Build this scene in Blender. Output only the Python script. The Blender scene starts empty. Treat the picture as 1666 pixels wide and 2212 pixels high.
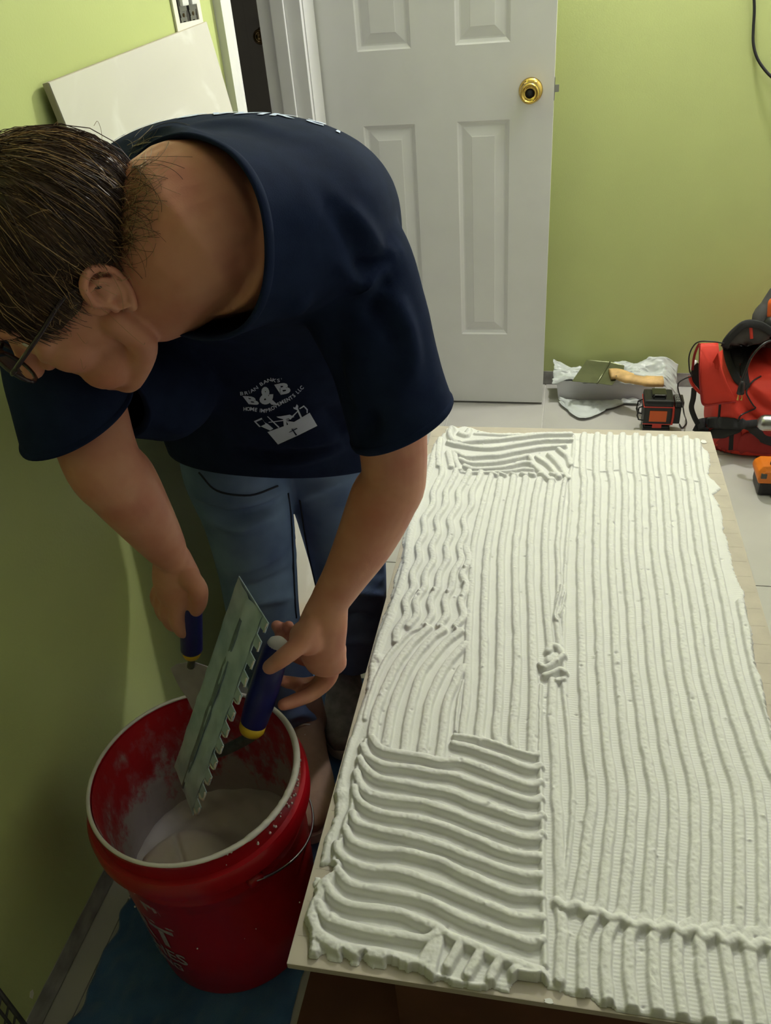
import bpy, bmesh, math, random
import numpy as np
from mathutils import Vector, Matrix
from mathutils.bvhtree import BVHTree
random.seed(7); np.random.seed(7)
S = bpy.context.scene
COL = S.collection
PI = math.pi

# ---------------------------------------------------------------- camera
F_PX, CX, CY, CAM_H = 1750.0, 833.0, 1106.0, 1.30
_D = np.array([1065-CX, 3650-CY, F_PX]); _D /= np.linalg.norm(_D)
AZ = -_D
AY = np.array([1268-CX, -304-CY, F_PX]); AY /= np.linalg.norm(AY)
AY = AY-AZ*(AY@AZ); AY /= np.linalg.norm(AY)
AX = np.cross(AY, AZ)
ORI = np.array([0, 0, CAM_H])
cam = bpy.data.cameras.new('camera'); camo = bpy.data.objects.new('camera', cam); COL.objects.link(camo)
right = Vector((AX[0], AY[0], AZ[0])); up = -Vector((AX[1], AY[1], AZ[1])); fwd = Vector((AX[2], AY[2], AZ[2]))
m = Matrix((right, up, -fwd)).transposed().to_4x4(); m.translation = Vector(ORI)
camo.matrix_world = m
cam.sensor_fit = 'VERTICAL'; cam.sensor_height = 24; cam.sensor_width = 24*1666/2212
cam.lens = F_PX/2212*24; cam.clip_start = 0.02; cam.clip_end = 60
S.camera = camo

# ---------------------------------------------------------------- world, lights, exposure
W = bpy.data.worlds.new('world'); S.world = W; W.use_nodes = True
W.node_tree.nodes['Background'].inputs[0].default_value = (0.9, 0.95, 1, 1)
W.node_tree.nodes['Background'].inputs[1].default_value = 0.02
S.view_settings.view_transform = 'Standard'; S.view_settings.look = 'None'
S.view_settings.exposure = 0.0; S.view_settings.gamma = 1; S.view_settings.use_curve_mapping = False

def light(name, kind, loc, energy, color=(1, 1, 1), size=0.1, size_y=None, target=None):
    l = bpy.data.lights.new(name, kind); o = bpy.data.objects.new(name, l); COL.objects.link(o)
    o.location = loc; l.energy = energy; l.color = color
    if kind == 'POINT': l.shadow_soft_size = size
    if kind == 'AREA':
        l.size = size
        if size_y: l.shape = 'RECTANGLE'; l.size_y = size_y
        d = Vector(target)-Vector(loc); o.rotation_euler = d.to_track_quat('-Z', 'Y').to_euler()
    return o
light('hallway_fill', 'POINT', (-1.5, 1.6, 2.2), 2.2, (1, .97, .93), 0.08)  # added fill, no known lamp: lifts the hall door and knob out of black
KEY = (0.24, 2.56, 2.02)
light('vanity_bulb_light', 'POINT', KEY, 74, (1.0, 0.98, 0.955), 0.03)
light('ceiling_panel_light', 'AREA', (0.80, 1.65, 2.36), 5.0, (0.94, 0.94, 1.12), 0.5, 0.5, (0.80, 1.65, 0))

# ---------------------------------------------------------------- picture-to-place helpers (points with their own depth)
def ray(u, v):
    r = np.array([u-CX, v-CY, F_PX]); return np.array([r@AX, r@AY, r@AZ])
def at_z(u, v, z): r = ray(u, v); return ORI+r*((z-CAM_H)/r[2])
def at_y(u, v, y): r = ray(u, v); return ORI+r*(y/r[1])
def at_x(u, v, x): r = ray(u, v); return ORI+r*(x/r[0])

# ---------------------------------------------------------------- materials
def mat(name, col, rough=0.6, metal=0.0, noise=0.0, nscale=20.0, bump=0.0, bscale=80.0, spec=0.5, col2=None, trans=0, sss=0, emit=None, coat=0, sheen=0, detail=3, bdist=0.002):
    m = bpy.data.materials.new(name); m.use_nodes = True
    nt = m.node_tree; N = nt.nodes; L = nt.links; b = N['Principled BSDF']
    b.inputs['Base Color'].default_value = (*col, 1); b.inputs['Roughness'].default_value = rough
    b.inputs['Metallic'].default_value = metal; b.inputs['Specular IOR Level'].default_value = spec
    tc = N.new('ShaderNodeTexCoord')
    if noise > 0 or col2:
        nz = N.new('ShaderNodeTexNoise'); nz.inputs['Scale'].default_value = nscale; nz.inputs['Detail'].default_value = detail
        L.new(tc.outputs['Object'], nz.inputs['Vector'])
        rp = N.new('ShaderNodeValToRGB'); L.new(nz.outputs['Fac'], rp.inputs[0])
        c2 = col2 if col2 else tuple(min(1, c*(1+noise)) for c in col); c1 = col if col2 else tuple(c*(1-noise) for c in col)
        rp.color_ramp.elements[0].color = (*c1, 1); rp.color_ramp.elements[1].color = (*c2, 1)
        rp.color_ramp.elements[0].position = 0.35; rp.color_ramp.elements[1].position = 0.65
        L.new(rp.outputs[0], b.inputs['Base Color'])
    if bump > 0:
        n2 = N.new('ShaderNodeTexNoise'); n2.inputs['Scale'].default_value = bscale; n2.inputs['Detail'].default_value = 4
        L.new(tc.outputs['Object'], n2.inputs['Vector'])
        bp = N.new('ShaderNodeBump'); bp.inputs['Strength'].default_value = bump; bp.inputs['Distance'].default_value = bdist
        L.new(n2.outputs['Fac'], bp.inputs['Height']); L.new(bp.outputs[0], b.inputs['Normal'])
    if trans: b.inputs['Transmission Weight'].default_value = trans
    if sss:
        b.inputs['Subsurface Weight'].default_value = sss; b.inputs['Subsurface Radius'].default_value = (0.012, 0.004, 0.002); b.inputs['Subsurface Scale'].default_value = 1.0
    if coat: b.inputs['Coat Weight'].default_value = coat
    if sheen: b.inputs['Sheen Weight'].default_value = sheen; b.inputs['Sheen Roughness'].default_value = 0.5
    if emit: b.inputs['Emission Color'].default_value = (*emit[0], 1); b.inputs['Emission Strength'].default_value = emit[1]
    return m
def srgb(r, g, b):
    f = lambda c: (c/255/12.92 if c/255 < 0.04045 else ((c/255+0.055)/1.055)**2.4)
    return (f(r), f(g), f(b))

M = {}
M['green'] = mat('green_wall_paint', srgb(190, 200, 134), 0.38, noise=0.03, nscale=3, bump=0.25, bscale=260, bdist=0.001)
M['rawwall'] = mat('raw_wall_band', srgb(150, 148, 145), 0.8, noise=0.25, nscale=25)
M['white'] = mat('white_trim_paint', srgb(222, 222, 222), 0.4, noise=0.02, nscale=8, bump=0.05, bscale=120)
M['ceil'] = mat('ceiling_paint', srgb(215, 215, 210), 0.8)
M['hall'] = mat('hallway_paint', srgb(150, 145, 140), 0.7)
M['tilefloor'] = mat('floor_tile_glaze', srgb(176, 174, 168), 0.35, noise=0.05, nscale=5, bump=0.05, bscale=60)
M['grout'] = mat('floor_grout', srgb(205, 203, 196), 0.85, noise=0.06, nscale=40)
M['taupe'] = mat('tile_back_taupe', srgb(174, 165, 152), 0.75, noise=0.05, nscale=30, bump=0.1, bscale=90)
M['mortar'] = mat('wet_thinset_mortar', srgb(208, 208, 206), 0.6, noise=0.02, nscale=30, bump=0.3, bscale=420, bdist=0.0008, spec=0.45)
M['mortarbucket'] = mat('bucket_mortar', srgb(214, 208, 204), 0.55, noise=0.05, nscale=12, bump=0.3, bscale=90)
M['brass'] = mat('polished_brass', srgb(205, 175, 95), 0.12, 1.0)
M['darkbrass'] = mat('aged_brass', srgb(120, 100, 70), 0.18, 1.0)
M['steel'] = mat('brushed_steel', srgb(170, 170, 170), 0.3, 1.0)
M['black'] = mat('black_plastic', srgb(22, 22, 23), 0.4)
M['blackrough'] = mat('black_rubber', srgb(30, 30, 32), 0.75, bump=0.1)
M['redplastic'] = mat('red_bucket_plastic', srgb(160, 12, 26), 0.28, noise=0.03, nscale=6, bump=0.02, bscale=40)

# ---------------------------------------------------------------- mesh helpers
def new_obj(name, verts, faces, mt, parent=None, smooth=False, mats=None, fm=None):
    me = bpy.data.meshes.new(name); me.from_pydata([tuple(map(float, v)) for v in verts], [], [tuple(map(int, f)) for f in faces]); me.update()
    return link_mesh(name, me, mt, parent, smooth)
def link_mesh(name, me, mt, parent=None, smooth=False):
    if mt is not None:
        me.materials.clear()
        for mm in (mt if isinstance(mt, (list, tuple)) else [mt]): me.materials.append(mm)
    if smooth: me.polygons.foreach_set('use_smooth', [True]*len(me.polygons))
    o = bpy.data.objects.new(name, me); COL.objects.link(o)
    if parent: o.parent = parent
    return o
def from_bm(name, bm, mt, parent=None, smooth=False):
    me = bpy.data.meshes.new(name); bm.to_mesh(me); bm.free(); return link_mesh(name, me, mt, parent, smooth)
def empty(name, loc, label=None, cat=None, group=None):
    o = bpy.data.objects.new(name, None); COL.objects.link(o); o.location = loc; o.empty_display_size = 0.05
    if label: o['label'] = label
    if cat: o['category'] = cat
    if group: o['group'] = group
    return o
def tag(o, label, cat, group=None):
    o['label'] = label; o['category'] = cat
    if group: o['group'] = group
    return o
def struct(o): o['kind'] = 'structure'; return o
def relocate(o, parent):      # the mesh is written in world coordinates: keep it there under a parent at loc
    o.parent = parent; o.matrix_parent_inverse = Matrix.Translation(-Vector(parent.location)); return o
class MB:
    """collects pieces, builds one mesh"""
    def __init__(s): s.v = []; s.f = []
    def add(s, v, f):
        n = len(s.v); s.v += [tuple(map(float, p)) for p in v]; s.f += [tuple(int(i)+n for i in q) for q in f]; return s
    def box(s, lo, hi, bev=0.0, R=None, off=(0, 0, 0)):
        bm = bmesh.new(); bmesh.ops.create_cube(bm, size=1)
        lo = Vector(lo); hi = Vector(hi)
        for v in bm.verts: v.co = Vector([(lo[i]+hi[i])/2+v.co[i]*(hi[i]-lo[i]) for i in range(3)])
        if bev > 0: bmesh.ops.bevel(bm, geom=bm.edges[:], offset=bev, segments=2, profile=0.7, affect='EDGES')
        vs = [v.co.copy() for v in bm.verts]; fs = [[v.index for v in f.verts] for f in bm.faces]; bm.free()
        if R is not None: vs = [R @ v for v in vs]
        vs = [v+Vector(off) for v in vs]
        return s.add(vs, fs)
    def tube(s, pts, r, n=10, close=True, ring=False):
        v, f = tube(pts, r, n, close, ring); return s.add(v, f)
    def lathe(s, prof, n=48, M4=None, close=False):
        v = []; f = []
        for (r, z) in prof:
            for k in range(n):
                a = 2*PI*k/n; v.append(Vector((r*math.cos(a), r*math.sin(a), z)))
        for i in range(len(prof)-1):
            for k in range(n):
                f.append((i*n+k, i*n+(k+1) % n, (i+1)*n+(k+1) % n, (i+1)*n+k))
        if close: f.append(tuple(range(n))[::-1]); f.append(tuple(range((len(prof)-1)*n, len(prof)*n)))
        if M4 is not None: v = [M4 @ p for p in v]
        return s.add(v, f)
    def ball(s, c, r, M3=None, n=16):
        v = []; f = []
        for i in range(n//2+1):
            t = PI*i/(n//2)
            for k in range(n):
                a = 2*PI*k/n; p = Vector((math.sin(t)*math.cos(a)*r[0], math.sin(t)*math.sin(a)*r[1], math.cos(t)*r[2]))
                if M3 is not None: p = M3 @ p
                v.append(p+Vector(c))
        for i in range(n//2):
            for k in range(n): f.append((i*n+k, (i+1)*n+k, (i+1)*n+(k+1) % n, i*n+(k+1) % n))
        return s.add(v, f)
    def prism(s, poly, h0, h1, M4=None):
        n = len(poly); v = [Vector((p[0], p[1], h0)) for p in poly]+[Vector((p[0], p[1], h1)) for p in poly]
        f = [tuple(range(n))[::-1], tuple(range(n, 2*n))]+[(i, (i+1) % n, n+(i+1) % n, n+i) for i in range(n)]
        if M4 is not None: v = [M4 @ p for p in v]
        return s.add(v, f)
    def build(s, name, mt, parent=None, smooth=False, auto=None, world=False):
        o = new_obj(name, s.v, s.f, mt, None, smooth)
        if auto: shade_auto(o, auto)
        if parent is not None:
            if world: relocate(o, parent)
            else: o.parent = parent
        return o
def shade_auto(o, ang=35):
    me = o.data; bm = bmesh.new(); bm.from_mesh(me); bmesh.ops.recalc_face_normals(bm, faces=bm.faces)
    for e in bm.edges:
        if len(e.link_faces) == 2 and e.calc_face_angle(0) > math.radians(ang): e.smooth = False
    for f in bm.faces: f.smooth = True
    bm.to_mesh(me); bm.free()
def cat(pts, n=8, closed=False):
    """Catmull-Rom through points (any dimension)"""
    P = [np.array(p, float) for p in pts]; out = []
    k = len(P)
    for i in range(k-(0 if closed else 1)):
        p0 = P[(i-1) % k] if (closed or i > 0) else 2*P[0]-P[1]; p1 = P[i]; p2 = P[(i+1) % k]
        p3 = P[(i+2) % k] if (closed or i+2 < k) else 2*P[-1]-P[-2]
        for j in range(n):
            t = j/n
            out.append(0.5*((2*p1)+(-p0+p2)*t+(2*p0-5*p1+4*p2-p3)*t*t+(-p0+3*p1-3*p2+p3)*t**3))
    if not closed: out.append(P[-1])
    return out
def tube(pts, r, n=10, close=True, ring=False, flat=None, upv=None):
    P = [Vector(p) for p in pts]; k = len(P); rs = r if hasattr(r, '__len__') else [r]*k
    v = []; f = []; nrm = None
    for i in range(k):
        if ring: t = (P[(i+1) % k]-P[(i-1) % k]).normalized()
        else: t = (P[min(i+1, k-1)]-P[max(i-1, 0)]).normalized()
        if nrm is None:
            a = Vector(upv) if upv is not None else (Vector((0, 0, 1)) if abs(t.z) < 0.9 else Vector((1, 0, 0)))
            nrm = (a-t*a.dot(t)).normalized()
        else:
            nrm = (nrm-t*nrm.dot(t)).normalized()
        b = t.cross(nrm)
        ra, rb = (rs[i], rs[i]) if not hasattr(rs[i], '__len__') else rs[i]
        for q in range(n):
            a = 2*PI*q/n; v.append(P[i]+nrm*math.cos(a)*ra+b*math.sin(a)*rb)
    m2 = k if ring else k-1
    for i in range(m2):
        for q in range(n):
            j = (i+1) % k
            f.append((i*n+q, i*n+(q+1) % n, j*n+(q+1) % n, j*n+q))
    if close and not ring: f.append(tuple(range(n))[::-1]); f.append(tuple(range((k-1)*n, k*n)))
    return v, f
def frame(o, x, y=None, z=None):
    """4x4 from an origin and axes"""
    x = Vector(x).normalized()
    if z is not None: z = Vector(z).normalized(); y = z.cross(x).normalized(); z = x.cross(y)
    else: y = Vector(y); y = (y-x*y.dot(x)).normalized(); z = x.cross(y)
    m = Matrix((x, y, z)).transposed().to_4x4(); m.translation = Vector(o); return m
def vnoise(shape, cell, rng):
    """smooth value noise on a grid"""
    h, w = shape; gh, gw = int(h/cell)+3, int(w/cell)+3
    g = rng.random((gh, gw)); ys = np.arange(h)/cell; xs = np.arange(w)/cell
    yi = ys.astype(int); xi = xs.astype(int); fy = ys-yi; fx = xs-xi
    fy = fy*fy*(3-2*fy); fx = fx*fx*(3-2*fx)
    a = g[yi][:, xi]; b = g[yi][:, xi+1]; c = g[yi+1][:, xi]; d = g[yi+1][:, xi+1]
    fx = fx[None, :]; fy = fy[:, None]
    return (a*(1-fx)+b*fx)*(1-fy)+(c*(1-fx)+d*fx)*fy-0.5

# ================================================================ ROOM
XW, XR, YB, YF, ZC = -0.725, 1.35, 2.68, -1.25, 2.42
WT = 0.11
DO0, DO1, DOH = 1.90, 2.435, 2.03       # doorway in the left wall
RB = 0.045                                # unpainted strip where the baseboard was
def slab(name, lo, hi, mt, bev=0): return MB().box(lo, hi, bev).build(name, mt)
# floor
fl = empty('floor', (0, 0, 0)); fl['kind'] = 'structure'
MB().box((XW-WT-1.2, YF-0.1, -0.05), (XR+0.1, YB+1.1, -0.004)).build('grout_bed', M['grout'], fl)
tw, tl = 0.315, 0.612
x0 = -0.05-tw*3; y0 = 1.615-tl*5
seen = {}
for i in range(9):
    for j in range(8):
        ax, bx = max(x0+i*tw+0.0015, XW+0.002), min(x0+(i+1)*tw-0.0015, XR-0.002)
        ay, by = max(y0+j*tl+0.0015, YF+0.002), min(y0+(j+1)*tl-0.0015, YB-0.002)
        if bx-ax < 0.02 or by-ay < 0.02: continue
        key = (round(bx-ax, 4), round(by-ay, 4))
        if key not in seen:
            o = MB().box((-key[0]/2, -key[1]/2, -0.008), (key[0]/2, key[1]/2, 0.0), 0.0012).build('floor_tile', M['tilefloor'], fl); seen[key] = o.data
        else:
            o = bpy.data.objects.new('floor_tile', seen[key]); COL.objects.link(o); o.parent = fl
        o.location = ((ax+bx)/2, (ay+by)/2, 0)
struct(slab('wall_back', (XW-WT, YB, 0), (XR+0.1, YB+0.1, ZC), M['green']))
struct(slab('wall_right', (XR, YF-0.1, 0), (XR+0.1, YB, ZC), M['ceil']))
struct(slab('wall_front', (XW-WT, YF-0.1, 0), (XR, YF, ZC), M['hall']))
struct(slab('ceiling', (XW-WT-1.2, YF-0.1, ZC), (XR+0.1, YB+1.1, ZC+0.05), M['ceil']))
wl = MB().box((XW-WT, YF, 0), (XW, DO0, ZC)).box((XW-WT, DO1, 0), (XW, YB, ZC)).box((XW-WT, DO0, DOH), (XW, DO1, ZC)).build('wall_left', M['green']); struct(wl)
def baseband(name, segs):
    b = MB()
    for lo, hi in segs: b.box(lo, hi)
    struct(b.build(name, M['rawwall']))
baseband('trim_1', [((XW, YF+0.01, 0.0005), (XW+0.0015, DO0-0.06, RB))])
baseband('trim_2', [((XW+0.002, YB-0.0015, 0.0005), (XR-0.002, YB, RB+0.005))])
# hallway beyond the doorway
hx = XW-WT-1.0
struct(MB().box((hx-0.05, YF, 0), (hx, 3.9, ZC)).box((hx, 3.585, 0), (0.2, 3.64, ZC)).box((hx, 0.2, 0), (XW-WT, 0.25, ZC)).build('wall_hallway', M['hall']))
# door casing and jambs (trim)
tr = empty('door_2', (XW, (DO0+DO1)/2, 0)); tr['kind'] = 'structure'
def casing_profile(y_out, y_in, z1):
    # stepped moulding: outer thick band, inner bevel
    b = MB(); s = 1 if y_in > y_out else -1
    prof = [(XW, y_out), (XW+0.017, y_out), (XW+0.018, y_out+s*0.02), (XW+0.012, y_out+s*0.045), (XW+0.009, y_in-s*0.006), (XW+0.007, y_in), (XW, y_in)]
    n = len(prof); v = [(x, y, 0) for x, y in prof]+[(x, y, z1) for x, y in prof]
    f = [(i, (i+1) % n, n+(i+1) % n, n+i) for i in range(n)]+[tuple(range(n)), tuple(range(n, 2*n))[::-1]]
    return b.add(v, f)
relocate(casing_profile(DO0-0.075, DO0-0.008, DOH+0.07).build('casing', M['white'], auto=25), tr)
relocate(casing_profile(DO1+0.075, DO1+0.008, DOH+0.07).build('casing', M['white'], auto=25), tr)
relocate(MB().box((XW, DO0-0.008, DOH+0.005), (XW+0.016, DO1+0.008, DOH+0.07), 0.003).build('casing', M['white']), tr)
relocate(MB().box((XW-WT-0.004, DO0-0.006, 0.001), (XW+0.005, DO0+0.014, DOH), 0.0015).build('jamb', M['white']), tr)
relocate(MB().box((XW-WT-0.004, DO1-0.014, 0.001), (XW+0.005, DO1+0.006, DOH), 0.0015).build('jamb', M['white']), tr)
relocate(MB().box((XW-WT-0.004, DO0+0.014, DOH-0.015), (XW+0.005, DO1-0.014, DOH), 0.0015).build('jamb', M['white']), tr)
relocate(MB().box((XW-0.075, DO1-0.026, 0.001), (XW-0.038, DO1-0.014, DOH-0.015), 0.003).build('door_stop', M['white']), tr)
relocate(MB().box((XW-0.075, DO0+0.014, 0.001), (XW-0.038, DO0+0.026, DOH-0.015), 0.003).build('door_stop', M['white']), tr)

# ---------------------------------------------------------------- panelled doors
def knob_mb(n=40):
    """round knob on a rosette, axis +Z, base at z=0"""
    return [(0.0001, 0), (0.032, 0), (0.033, 0.002), (0.031, 0.006), (0.026, 0.010), (0.019, 0.013), (0.013, 0.016), (0.0115, 0.026), (0.0125, 0.031), (0.019, 0.036), (0.0255, 0.044), (0.0272, 0.051), (0.026, 0.058), (0.0225, 0.0625), (0.0205, 0.0625), (0.019, 0.059), (0.0165, 0.0575), (0.0145, 0.0575), (0.0125, 0.0545), (0.0001, 0.0535)]
def panel_door(name, w, hgt, panels, th=0.035):
    """door leaf in its own frame: x across 0..w, z up, front face at y=0 (looking to -y), back at y=th"""
    root = MB()
    xs = sorted(set([0, w]+[p[0] for p in panels]+[p[1] for p in panels]))
    zs = sorted(set([0, hgt]+[p[2] for p in panels]+[p[3] for p in panels]))
    def inside(x, z): return any(p[0] < x < p[1] and p[2] < z < p[3] for p in panels)
    for side in (0, 1):
        y = 0 if side == 0 else th; s = 1 if side == 0 else -1
        for i in range(len(xs)-1):
            for j in range(len(zs)-1):
                if inside((xs[i]+xs[i+1])/2, (zs[j]+zs[j+1])/2): continue
                root.add([(xs[i], y, zs[j]), (xs[i+1], y, zs[j]), (xs[i+1], y, zs[j+1]), (xs[i], y, zs[j+1])], [(0, 1, 2, 3) if side == 0 else (3, 2, 1, 0)])
        for (a, b, c, d) in panels:   # sticking (ogee) then raised field, all pressed into one skin
            rings = [(0, 0), (0.004, 0.004), (0.012, 0.0085), (0.016, 0.0085), (0.040, 0.0025), (0.042, 0.0015)]
            v = []
            for off, dep in rings:
                v += [(a+off, y+s*dep, c+off), (b-off, y+s*dep, c+off), (b-off, y+s*dep, d-off), (a+off, y+s*dep, d-off)]
            f = []
            for r in range(len(rings)-1):
                for q in range(4):
                    k = (r*4+q, r*4+(q+1) % 4, (r+1)*4+(q+1) % 4, (r+1)*4+q); f.append(k if side == 0 else k[::-1])
            e = (len(rings)-1)*4; f.append((e, e+1, e+2, e+3) if side == 0 else (e+3, e+2, e+1, e))
            root.add(v, f)
    root.add([(0, 0, 0), (w, 0, 0), (w, 0, hgt), (0, 0, hgt), (0, th, 0), (w, th, 0), (w, th, hgt), (0, th, hgt)], [(0, 4, 5, 1), (1, 5, 6, 2), (2, 6, 7, 3), (3, 7, 4, 0)])
    return root
DW = 0.668; DY = 2.52-0.035
px0 = -0.056-DW
pan = []
for a, b in ((-0.600-px0, -0.447-px0), (-0.325-px0, -0.176-px0)):
    pan += [(a, b, 0.245, 0.885), (a, b, 1.075, 1.66), (a, b, 1.78, 1.94)]
d1 = empty('door_1', (px0, DY+0.035-0.002, 0.008)); d1['kind'] = 'structure'
panel_door('leaf', DW, 2.01, pan).build('leaf', M['white'], d1)
d1.location = (px0, 2.52, 0.008)
kb = MB().lathe(knob_mb(), 48, Matrix.Translation((DW-0.058-0.005, 0, 0.955)) @ Matrix.Rotation(PI/2, 4, 'X'), ).build('knob', M['brass'], d1, smooth=True)
MB().lathe([(0.0001, 0.0539), (0.0118, 0.0545), (0.012, 0.0552), (0.0001, 0.0556)], 24, Matrix.Translation((DW-0.063, 0, 0.955)) @ Matrix.Rotation(PI/2, 4, 'X')).build('keyway', M['black'], kb, smooth=True)
MB().lathe(knob_mb(), 32, Matrix.Translation((DW-0.063, 0.035, 0.955)) @ Matrix.Rotation(-PI/2, 4, 'X')).build('knob', M['brass'], d1, smooth=True)
lat = MB().box((DW-0.0005, 0.006, 0.926), (DW+0.002, 0.029, 0.983), 0.0008).build('latch_plate', M['steel'], d1)
MB().prism([(0, 0), (0.012, 0.004), (0.012, 0.009), (0, 0.0125)], -0.009, 0.009, Matrix.Translation((DW+0.001, 0.011, 0.955))).build('latch_bolt', M['steel'], d1)
# hallway door, closed, dark beyond
d3 = empty('door_3', (-1.285, 3.548, 0.008)); d3['kind'] = 'structure'
panel_door('leaf', 0.76, 2.01, [(0.12, 0.33, 0.245, 0.885), (0.43, 0.64, 0.245, 0.885), (0.12, 0.33, 1.075, 1.66), (0.43, 0.64, 1.075, 1.66)]).build('leaf', M['hall'], d3)

MB().lathe(knob_mb(), 32, Matrix.Translation((0.068, 0, 1.065)) @ Matrix.Rotation(PI/2, 4, 'X')).build('knob', M['darkbrass'], d3, smooth=True)
MB().box((-0.0008, 0.004, 1.035), (0.0005, 0.031, 1.095)).build('latch_plate', M['black'], d3)
hf = MB().box((-1.352, 3.5848-.02, 0.001), (-1.290, 3.5848, 2.05), 0.003).build('trim_3', M['hall']); struct(hf)

# ---------------------------------------------------------------- light fixtures (above the frame)
ceil_l = empty('ceiling_light', (0.80, 1.65, ZC-0.001), 'square flush ceiling light over the middle of the room', 'light')
MB().box((-0.27, -0.27, -0.03), (0.27, 0.27, 0.0), 0.008).build('housing', M['white'], ceil_l)
van = empty('vanity_light', (0.24, YB-0.001, 2.02), 'wall lamp on the green back wall above the frame', 'light')
MB().lathe([(0.0001, 0), (0.06, 0), (0.06, 0.012), (0.03, 0.02), (0.014, 0.022), (0.014, 0.055), (0.02, 0.058), (0.02, 0.075), (0.0001, 0.075)], 32, Matrix.Rotation(PI/2, 4, 'X')).build('socket', M['steel'], van, smooth=True)

# ================================================================ THE BIG TILE BEING BUTTERED
ZT = 0.40
P_bl, P_tl, P_tr = at_z(618, 2085, ZT), at_z(935, 920, ZT), at_z(1535, 940, ZT)
_ay = P_tl-P_bl; _ay[2] = 0; _ay /= np.linalg.norm(_ay)
_ax = np.array([_ay[1], -_ay[0], 0])
TW, TL = 0.606, 1.219
T0 = P_tl-_ay*TL                      # near left corner
TM = Matrix(((_ax[0], _ay[0], 0, T0[0]), (_ax[1], _ay[1], 0, T0[1]), (0, 0, 1, ZT), (0, 0, 0, 1)))
tile = empty('large_tile', TM @ Vector((TW/2, TL/2, -0.010)), 'large format tile lying face down on a support, mortar combed over its back', 'tile')
tile.rotation_euler = (0, 0, math.atan2(_ax[1], _ax[0]))
tb = MB().box((-TW/2, -TL/2, 0), (TW/2, TL/2, 0.010), 0.0012).build('tile_body', M['taupe'], tile)
# shallow moulded bands on the back of the tile
bb = MB()
for k in range(1, 30):
    y = -TL/2+k*TL/30
    bb.box((-TW/2+0.004, y-0.0085, 0.0099), (TW/2-0.004, y+0.0085, 0.0102))
bb.build('back_ribs', M['taupe'], tile)

def TP(u, v, z=ZT+0.006):
    p = at_z(u, v, z)-T0; return (float(p@_ax), float(p@_ay))
def c4(pts): return [(860+x/4.165, 900+y/4.165) for x, y in pts]          # crops the points were read in
def c1(pts): return [(740+x/3.6217, 1560+y/3.6217) for x, y in pts]
def c2(pts): return [(640+x/2.975, 1820+y/2.975) for x, y in pts]
def c3(pts): return [(780+x/3.6217, 1280+y/3.6217) for x, y in pts]
def cr(pts): return [(1130+x/3.108, 1600+y/3.108) for x, y in pts]
RIDGES = []   # (points, height m, half width of the flat top, shoulder width)
def R_(pts, h=0.0082, w=0.0046, s=0.0036): RIDGES.append((pts, h, w, s))
rows = {938: [1262, 1291, 1318, 1345, 1374, 1401, 1428, 1456, 1481, 1505], 955: [1260, 1289, 1317, 1344, 1373, 1400, 1428, 1457, 1482, 1507], 1018: [1259, 1288, 1318, 1347, 1376, 1405, 1431, 1458, 1487, 1513],
        1050: [1262, 1291, 1323, 1351, 1379, 1409, 1437, 1466, 1493, 1521], 1190: [1254, 1288, 1320, 1351, 1382, 1415, 1447, 1479, 1511, 1543],
        1300: [1256, 1292, 1327, 1361, 1395, 1430, 1465, 1499, 1533, 1567],
        1432: [1258, 1297, 1333, 1370, 1407, 1444, 1482, 1518, 1553, 1590], 1520: [1262, 1303, 1342, 1381, 1420, 1459, 1500, 1539, 1578, 1616], 1610: [1268, 1310, 1351, 1393, 1434, 1476, 1519, 1561, 1605, 1645],
        1706: [1280, 1323, 1366, 1411, 1453, 1500, 1545, 1591, 1637], 1793: [1272, 1317, 1363, 1410, 1455, 1502, 1548, 1597, 1645],
        1890: [1259, 1307, 1354, 1402, 1450, 1500, 1548, 1598, 1648]}
rend = [(1247, 1950), (1298, 1965), (1345, 1978), (1398, 1988), (1448, 1995), (1500, 1999), (1546, 2010), (1596, 2019), (1648, 2028)]
for v_, xs_ in rows.items():
    d_ = xs_[-1]-xs_[-2]
    while len(xs_) < 12: xs_.append(xs_[-1]+d_)
while len(rend) < 12: rend.append((rend[-1][0]+49, rend[-1][1]+8))
for k in range(12):
    pts = [(xs_[k], v_) for v_, xs_ in rows.items()]+[rend[k]]
    if k == 10: pts = pts[5:]
    if k == 11: pts = pts[7:]
    R_(pts)
low = {2018: [1215, 1263, 1313, 1363, 1415, 1465, 1514, 1566, 1617], 2065: [1211, 1260, 1310, 1360, 1413, 1464, 1516, 1570, 1622], 2115: [1209, 1260, 1310, 1360, 1413, 1465, 1519, 1577, 1629], 2195: [1212, 1264, 1320, 1371, 1422, 1477, 1533, 1590, 1643]}
for v_, xs_ in low.items():
    d_ = xs_[-1]-xs_[-2]
    while len(xs_) < 12: xs_.append(xs_[-1]+d_)
for k in range(12):
    pts = [(rend[k][0]-(0 if k else -32), rend[k][1]-10)]+[(xs_[k], v_) for v_, xs_ in low.items()]
    a, b = pts[-2], pts[-1]
    if k == 0: pts = pts[1:-1]
    if k >= 3: pts.append((b[0]+(b[0]-a[0])*1.3, b[1]+(b[1]-a[1])*1.3))
    if k == 1: pts = pts[:-1]+[(1262, 2160)]
    if k == 2: pts = pts[:-1]+[(1316, 2178)]
    R_(pts)
R_([(1204, 1948), (1222, 1962), (1247, 1957), (1268, 1970), (1298, 1972), (1318, 1985), (1345, 1986), (1370, 2000), (1398, 1996), (1420, 2010), (1448, 2003), (1472, 2018), (1500, 2009), (1522, 2028), (1546, 2018), (1570, 2038), (1596, 2027), (1622, 2050), (1648, 2038), (1700, 2060), (1760, 2066)], 0.0105, 0.0030, 0.0060)
R_([(1215, 1466), (1222, 1530), (1230, 1610), (1238, 1706), (1233, 1793), (1223, 1890), (1212, 1940)], 0.006, 0.0015, 0.0035)
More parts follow.
